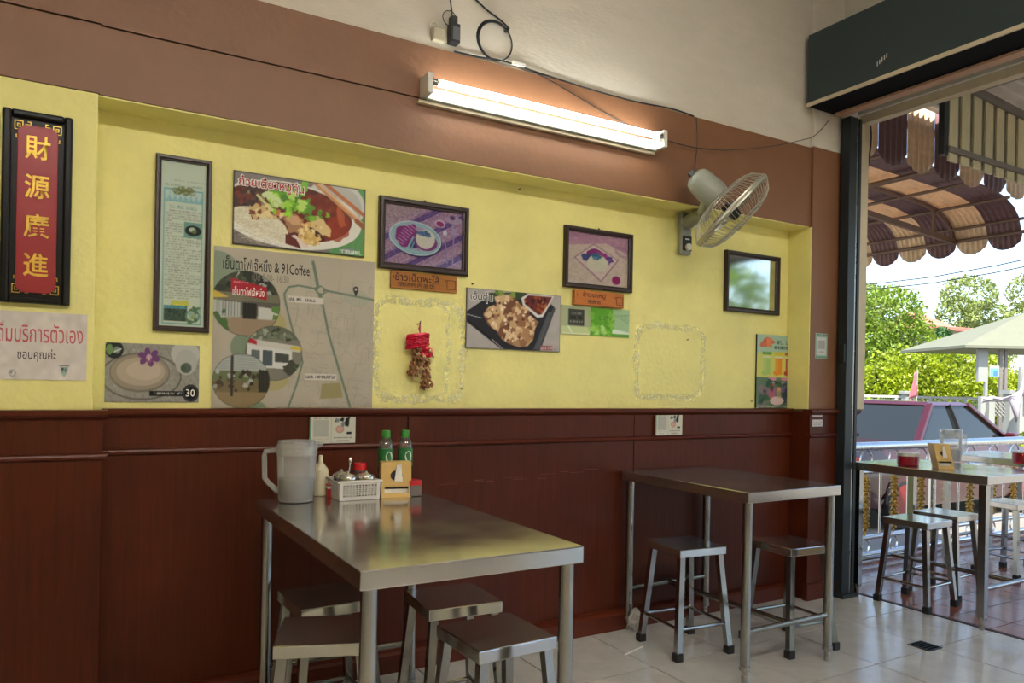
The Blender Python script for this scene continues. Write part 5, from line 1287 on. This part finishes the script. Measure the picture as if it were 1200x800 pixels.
# foliage
def leafmat(name, c): return translucent(name, c, .35, .5, .45, 2.2)
K['leafbright'] = leafmat('bright_leaves', hx(134,150,18)); K['leafmid'] = leafmat('mid_leaves', hx(112,136,40)); K['leafpale'] = leafmat('pale_leaves', hx(128,142,76)); K['leafdark'] = leafmat('deep_leaves', hx(70,104,56))
K['bark'] = mat('bark', hx(110,90,70), .9, var=.3, scale=10)
def tree(name, label, cat, base, blobs, n, ls, km, seed, trunk=True, group=None):
    """base on the ground; blobs = [(dx,dy,z,rx,ry,rz)] in metres"""
    t = thing(name, label, cat, base, 0, group); r = np.random.RandomState(seed)
    vol = np.array([b[3]*b[4]*b[5] for b in blobs])**.67; cnt = (n*vol/vol.sum()).astype(int); C = []
    for b, k in zip(blobs, cnt):
        d = r.randn(k, 3); d /= np.linalg.norm(d, axis=1)[:, None]; rad = r.uniform(.55, 1, k)**.5
        lump = 1+.16*np.sin(d[:, 0]*7+seed)*np.sin(d[:, 1]*6+1)*np.sin(d[:, 2]*8+2)
        C.append(np.array(b[:3])+d*(rad*lump)[:, None]*np.array(b[3:]))
    C = np.concatenate(C); k = len(C)
    a = r.randn(k, 3); a /= np.linalg.norm(a, axis=1)[:, None]; b = np.cross(a, r.randn(k, 3)); b /= np.linalg.norm(b, axis=1)[:, None]
    s = ls*r.uniform(.6, 1.3, k)[:, None]
    V = np.stack([C-a*s, C+b*s*.55, C+a*s, C-b*s*.55], 1).reshape(-1, 3); Fc = np.arange(4*k).reshape(-1, 4)
    me = bpy.data.meshes.new('foliage'); me.from_pydata(V.tolist(), [], Fc.tolist()); link('foliage', me, K[km], t)['kind'] = 'stuff'
    top = max(b[2] for b in blobs)
    m = MB(); m.tube([(0,0,0), (.05,.03,top*.5), (0,0,top*.8)], [.12, .09, .04], 8)
    if trunk:
        for b in blobs[:5]: m.tube([(.03,.02,top*.35), (b[0]*.5, b[1]*.5, (top*.4+b[2])/2), (b[0], b[1], b[2])], [.06, .04, .015], 6)
    m.build('trunk', K['bark'], t, smooth=True)
    return t
def gbase(px, t_): q = at((px, 457), t_); return (q[0], q[1], GZ)
def zpx(y, t_, px=1080): return at((px, y), t_)[2]-GZ
# bright rounded hedge bushes just behind the fence
for px, t_, top, w, lab in ((905, 18.5, 425, .9, 'green bush at the far fence end of the hedge'), (960, 18.0, 418, .9, 'green bush just beyond the doorway edge of the hedge'), (1012, 17.5, 428, .75, 'bright green clipped bush in the hedge behind the pale car'), (1062, 17.0, 407, 1.05, 'yellow green rounded bush at the middle of the hedge'), (1118, 17.2, 400, 1.25, 'bright yellow green bush in the hedge beside the pavilion'), (1160, 18.5, 420, .8, 'bright bush behind the pavilion columns')):
    H_ = zpx(top, t_, px); tree('hedge_bush', lab, 'bush', gbase(px, t_), [(0,0,H_*.5,w,w,H_*.52), (-w*.5,.1,H_*.42,w*.7,w*.7,H_*.42), (w*.5,-.1,H_*.45,w*.7,w*.7,H_*.45)], 11000, .048, 'leafbright', int(px), False, 'hedge bushes')
t_ = 21; H_ = zpx(333, t_, 1040)
tree('leafy_tree', 'large light green tree behind the hedge', 'tree', gbase(1038, t_), [(0,0,H_*.78,1.0,1.0,H_*.22), (-.75,.3,H_*.55,.9,.9,H_*.26), (.6,-.2,H_*.58,.85,.9,H_*.24), (-.1,0,H_*.42,1.2,1.1,H_*.25)], 16000, .055, 'leafmid', 7)
t_ = 24; H_ = zpx(340, t_, 930)
tree('leafy_tree', 'green tree rising beyond the far fence end of the hedge', 'tree', gbase(930, t_), [(0,0,H_*.78,1.1,1.0,H_*.22), (-.9,.3,H_*.55,1.0,.9,H_*.26), (.8,-.2,H_*.58,.95,.9,H_*.24), (-.1,0,H_*.42,1.3,1.1,H_*.25)], 8000, .07, 'leafmid', 43)
t_ = 24; H_ = zpx(380, t_, 1105)
tree('leafy_tree', 'dark green tree in front of the distant house', 'tree', gbase(1104, t_), [(0,0,H_*.78,.5,.5,H_*.20), (.35,0,H_*.6,.45,.5,H_*.22), (-.4,0,H_*.58,.45,.5,H_*.24)], 6000, .06, 'leafdark', 11)
t_ = 36; H_ = zpx(322, t_, 1135)
tree('leafy_tree', 'tall airy pale green tree behind the distant house', 'tree', gbase(1140, t_), [(-.5,0,H_*.86,1.5,1.2,H_*.13), (-1.4,0,H_*.72,1.1,1.0,H_*.13), (1.0,0,H_*.72,1.3,1.0,H_*.13), (.6,.0,H_*.58,1.6,1.2,H_*.14), (1.9,0,H_*.52,1.0,1,H_*.14)], 8000, .085, 'leafpale', 13)
t_ = 30; H_ = zpx(314, t_, 1200)
tree('leafy_tree', 'thin pale tree above the pavilion roof', 'tree', gbase(1206, t_), [(0,0,H_*.85,.9,.9,H_*.13), (-.3,0,H_*.66,.8,.8,H_*.13), (.9,0,H_*.75,.8,.8,H_*.13)], 3000, .075, 'leafpale', 17)
t_ = 34; H_ = zpx(330, t_, 1010)
tree('leafy_tree', 'pale tree rising behind the large light green tree', 'tree', gbase(1014, t_), [(0,0,H_*.86,1.1,1.0,H_*.13), (-.9,0,H_*.74,1.1,1.0,H_*.14), (1.2,0,H_*.78,.9,.9,H_*.12)], 4500, .08, 'leafpale', 19)

# distant house
q = at((1086, 372), 29); q2 = at((1152, 380), 29)
t = thing('distant_house', 'distant white house with a red brown roof among trees', 'house', (q[0], q[1], GZ)); hd = Vector((q2[0]-q[0], q2[1]-q[1], 0)); hl = hd.length; ha = math.atan2(hd.y, hd.x); t.rotation_euler = (0,0,ha)
zw = zpx(384, 29, 1120)
MB().box(.1, hl, 0, 3, 0, zw).build('wall', mat('house_white', hx(160,154,140), .8), t)
MB().hexa([(-.5,-.5,zw), (hl+.5,-.5,zw-.15), (hl+.5,3.5,zw-.15), (-.5,3.5,zw)], [(.2,1.2,zw+.75), (hl-.4,1.2,zw+.15), (hl-.4,1.8,zw+.15), (.2,1.8,zw+.75)]).build('roof', mat('red_brown_tiles', hx(170,110,92), .7, var=.1, scale=5), t)
MB().bar((-.5,-.52,zw-.03), (hl+.5,-.52,zw-.18), .08, .12).build('fascia', mat('fascia_red', hx(170,96,80), .6), t)
for k in range(2):
    w = MB().box(hl*.72+.35*k, hl*.72+.35*k+.26, -.02, .03, zw-.75, zw-.25).build('window', K['fencewhite'], t); MB().box(hl*.72+.35*k+.03, hl*.72+.35*k+.23, -.025, -.015, zw-.72, zw-.28).build('pane', K['carglass'], w)

# pavilion
t_ = 13.2; e0 = at((1131, 404), t_); e1 = at((1370, 400), t_); apx = at((1212, 376), t_+1.2)
t = thing('garden_pavilion', 'open pavilion with a pale hipped roof and white columns', 'pavilion', (e0[0], e0[1], GZ)); hd = Vector((e1[0]-e0[0], e1[1]-e0[1], 0)); hl = hd.length; t.rotation_euler = (0,0,math.atan2(hd.y, hd.x)); ze = e0[2]-GZ
K['pavroof'] = mat('pale_roof_sheet', hx(104,106,88), .7, var=.06, scale=6); K['palewhite'] = mat('pale_white_paint', hx(140,142,136), .6)
rp = MB(); rp.add([(0,0,ze), (hl,0,ze), (hl,2.2,ze), (0,2.2,ze), (hl*.5,1.1,apx[2]-GZ+.15), (0,0,ze-.05), (hl,0,ze-.05), (hl,2.2,ze-.05), (0,2.2,ze-.05)], [(0,1,4), (1,2,4), (2,3,4), (3,0,4), (0,5,6,1), (1,6,7,2), (2,7,8,3), (3,8,5,0), (5,8,7,6)]); rp.build('roof', K['pavroof'], t)
for px, w in ((1181, .05), (1187, .05), (1240, .06)):
    x = (px-1131)/239*hl; MB().box(x, x+w, .2, .2+w, 0, ze-.06).build('column', K['greysteel'], t)
x0_, x1_ = (1155.5-1131)/239*hl, (1167-1131)/239*hl
MB().box(x0_, x1_, .2, .28, zpx(447, t_, 1160), ze-.06).build('side_panel', K['palewhite'], t)
MB().box((1164-1131)/239*hl, (1167-1131)/239*hl, .2, .26, 0, zpx(447, t_, 1160)).build('column', K['palewhite'], t)
t2_ = 12.9; c = at((1165, 435), t2_)
s = thing('blue_sign', 'small blue and white sign on the pavilion column', 'sign', (c[0], c[1], c[2]), t.rotation_euler.z)
MB().box(-.085, .085, -.01, .01, -.10, .10).build('board', K['palewhite'], s); MB().box(-.07, .07, -.014, -.010, -.085, .05).build('blue_field', mat('sign_blue', hx(96,150,186), .5), s); MB().box(-.02, .05, -.017, -.014, -.07, .02).build('emblem', mat('sign_blue_dark', hx(70,110,150), .5), s)
# pale wall with lattice and draped cloth
t_ = 12.4; c = at((1184, 470), t_)
t = thing('garden_wall', 'pale boundary wall end beside the pavilion', 'wall', (c[0], c[1], GZ), -.5)
MB().box(0, 1.6, 0, .2, 0, zpx(462, t_, 1190)).build('wall_block', K['palewhite'], t, bevel=.01); MB().box(-.03, 1.63, -.03, .23, zpx(462, t_, 1190), zpx(457, t_, 1190)).build('coping', K['palewhite'], t)
c = at((1166, 478), t_+.1)
t = thing('lattice_panel', 'white lattice panel between two short posts', 'lattice', (c[0], c[1], GZ), -.5)
z0_, z1_ = zpx(489, t_, 1170), zpx(466, t_, 1170); lw = .27
MB().box(-.10, 0, 0, .08, 0, z1_+.02).build('post', K['palewhite'], t); MB().box(-.24, -.17, 0, .08, 0, z1_+.02).build('post', K['palewhite'], t)
for k in range(-3, 5):
    for s_ in (1, -1):
        a = lw*k/4; 
        u0, u1 = (a, a+(z1_-z0_)) if s_ > 0 else (a+(z1_-z0_), a)
        pts = []
        for u, z in ((u0, z0_), (u1, z1_)): pts.append((u, z))
        # clip to panel width
        (ua, za), (ub, zb) = pts
        def clip(ua, za, ub, zb, lim):
            if ua < lim[0]: za = za+(zb-za)*(lim[0]-ua)/(ub-ua); ua = lim[0]
            if ua > lim[1]: za = za+(zb-za)*(lim[1]-ua)/(ub-ua); ua = lim[1]
            return ua, za
        if max(ua, ub) <= 0 or min(ua, ub) >= lw: continue
        a2 = clip(ua, za, ub, zb, (0, lw)); b2 = clip(ub, zb, ua, za, (0, lw))
        if abs(a2[0]-b2[0]) < .02: continue
        MB().bar((a2[0], .03+.008*s_, a2[1]), (b2[0], .03+.008*s_, b2[1]), .010, .014).build('lattice_bar', K['palewhite'], t)
MB().box(-.02, lw+.02, .0, .06, z1_-.02, z1_+.015).build('rail', K['palewhite'], t)
c = at((1148, 468), t_-.2)
t = thing('draped_cloth', 'white striped cloth draped over the boundary wall and posts', 'cloth', (c[0], c[1], 0), -.5)
K['cloth'] = mat('pale_striped_cloth', hx(160,152,164), .8, var=.08, scale=6)
vs = []; n1 = 26
pth = [(0, zpx(465, t_)+GZ), (.15, zpx(462, t_)+GZ), (.30, zpx(464.5, t_)+GZ), (.45, zpx(461, t_)+GZ), (.60, zpx(455, t_)+GZ), (.66, zpx(440, t_)+GZ), (.72, zpx(428, t_)+GZ), (.90, zpx(421, t_)+GZ), (1.3, zpx(418, t_)+GZ)]
for i, (u, z) in enumerate(pth):
    for j in range(7):
        v = j/6.; vs.append((u, -.10+.02*math.sin(i*1.7+j)+.22*v*v*.3, z - (.10 if u < .6 else .55)*v*(.8+.2*math.sin(i*2.1))))
mb = MB(); mb.add(vs, [(i*7+j, (i+1)*7+j, (i+1)*7+j+1, i*7+j+1) for i in range(len(pth)-1) for j in range(6)]); o = mb.build('fabric', K['cloth'], t, smooth=True); s_ = o.modifiers.new('thick', 'SOLIDIFY'); s_.thickness = .004
o = MB().bar((.68, 0, GZ), (.68, 0, zpx(428, t_)+GZ), .05).build('pole', K['palewhite'], t)
# flag
c = at((1073, 470), 14.3)
t = thing('small_flag', 'small faded red flag on a pole before the hedge', 'flag', (c[0], c[1], GZ), -.4)
ht = zpx(431, 13.5, 1075); MB().tube([(0,0,0), (.03,0,ht)], .012, 8).build('pole', K['palewhite'], t, smooth=True)
vs = []
for i in range(9):
    for j in range(5): u, v = i/8., j/4.; vs.append((.02-.16*v*(.4+.6*u), .02*math.sin(u*6+v*3), ht-.03-.50*u-.05*v))
mb = MB(); mb.add(vs, [(i*5+j, (i+1)*5+j, (i+1)*5+j+1, i*5+j+1) for i in range(8) for j in range(4)]); o = mb.build('flag_cloth', mat('faded_red_cloth', hx(168,96,104), .8, var=.25, scale=6), t, smooth=True); s_ = o.modifiers.new('thick', 'SOLIDIFY'); s_.thickness = .003
c = at((1063, 470), 14.6)
t = thing('gate_post', 'short white gate post beside the faded flag', 'post', (c[0], c[1], GZ), -.4)
MB().box(-.08, .08, -.08, .08, 0, zpx(462, 14.6, 1063)).build('shaft', K['palewhite'], t, bevel=.01); MB().box(-.11, .11, -.11, .11, zpx(462, 14.6, 1063), zpx(458, 14.6, 1063)).build('cap', K['palewhite'], t, bevel=.01)
# low shrubs in front of the pale wall
for px, lab in ((1167, 'low yellow green shrub beside the lattice panel'), (1208, 'low yellow green shrub in front of the pale wall')):
    tree('low_shrub', lab, 'shrub', gbase(px, 11.6), [(0,0,.50,.26,.26,.46), (.18,0,.42,.22,.22,.40), (-.16,.05,.40,.2,.2,.38)], 2600, .035, 'leafbright', px, False, 'low shrubs by the boundary wall')
# overhead lines
for (a, b, lab) in (((990, 335), (1215, 301), 'upper overhead power line above the trees'), ((990, 341), (1215, 309.5), 'lower overhead power line above the trees')):
    P0, P1 = Vector(at(a, 19)), Vector(at(b, 16)); d_ = P1-P0; pts = [P0+d_*s-Vector((0,0,.10*math.sin(math.pi*s))) for s in [k/10.*3-1 for k in range(11)]]; pts = [p-P0 for p in pts]
    tag(MB().tube(pts, .013, 6).build('power_line', K['plasticblack'], None, P0, smooth=True), lab, 'power line', 'overhead power lines')

# trees on the far side of the street, in front of the shop (the little mirror shows them)
for (x, y, lab, sd) in ((11.5, -6.5, 'bushy street tree facing the terrace front', 31), (14.5, -10.5, 'broad street tree standing further along the road', 37), (8.6, -11.5, 'young street tree between the two broad street trees', 41)):
    H_ = 4.6 if sd != 41 else 3.2
    tree('street_tree', lab, 'tree', (x, y, GZ), [(0,0,H_*.72,1.7,1.7,H_*.26), (-1.1,.5,H_*.5,1.3,1.3,H_*.26), (1.1,-.4,H_*.52,1.3,1.3,H_*.26), (0,.2,H_*.36,1.6,1.6,H_*.24)], 7000, .10, 'leafmid', sd)
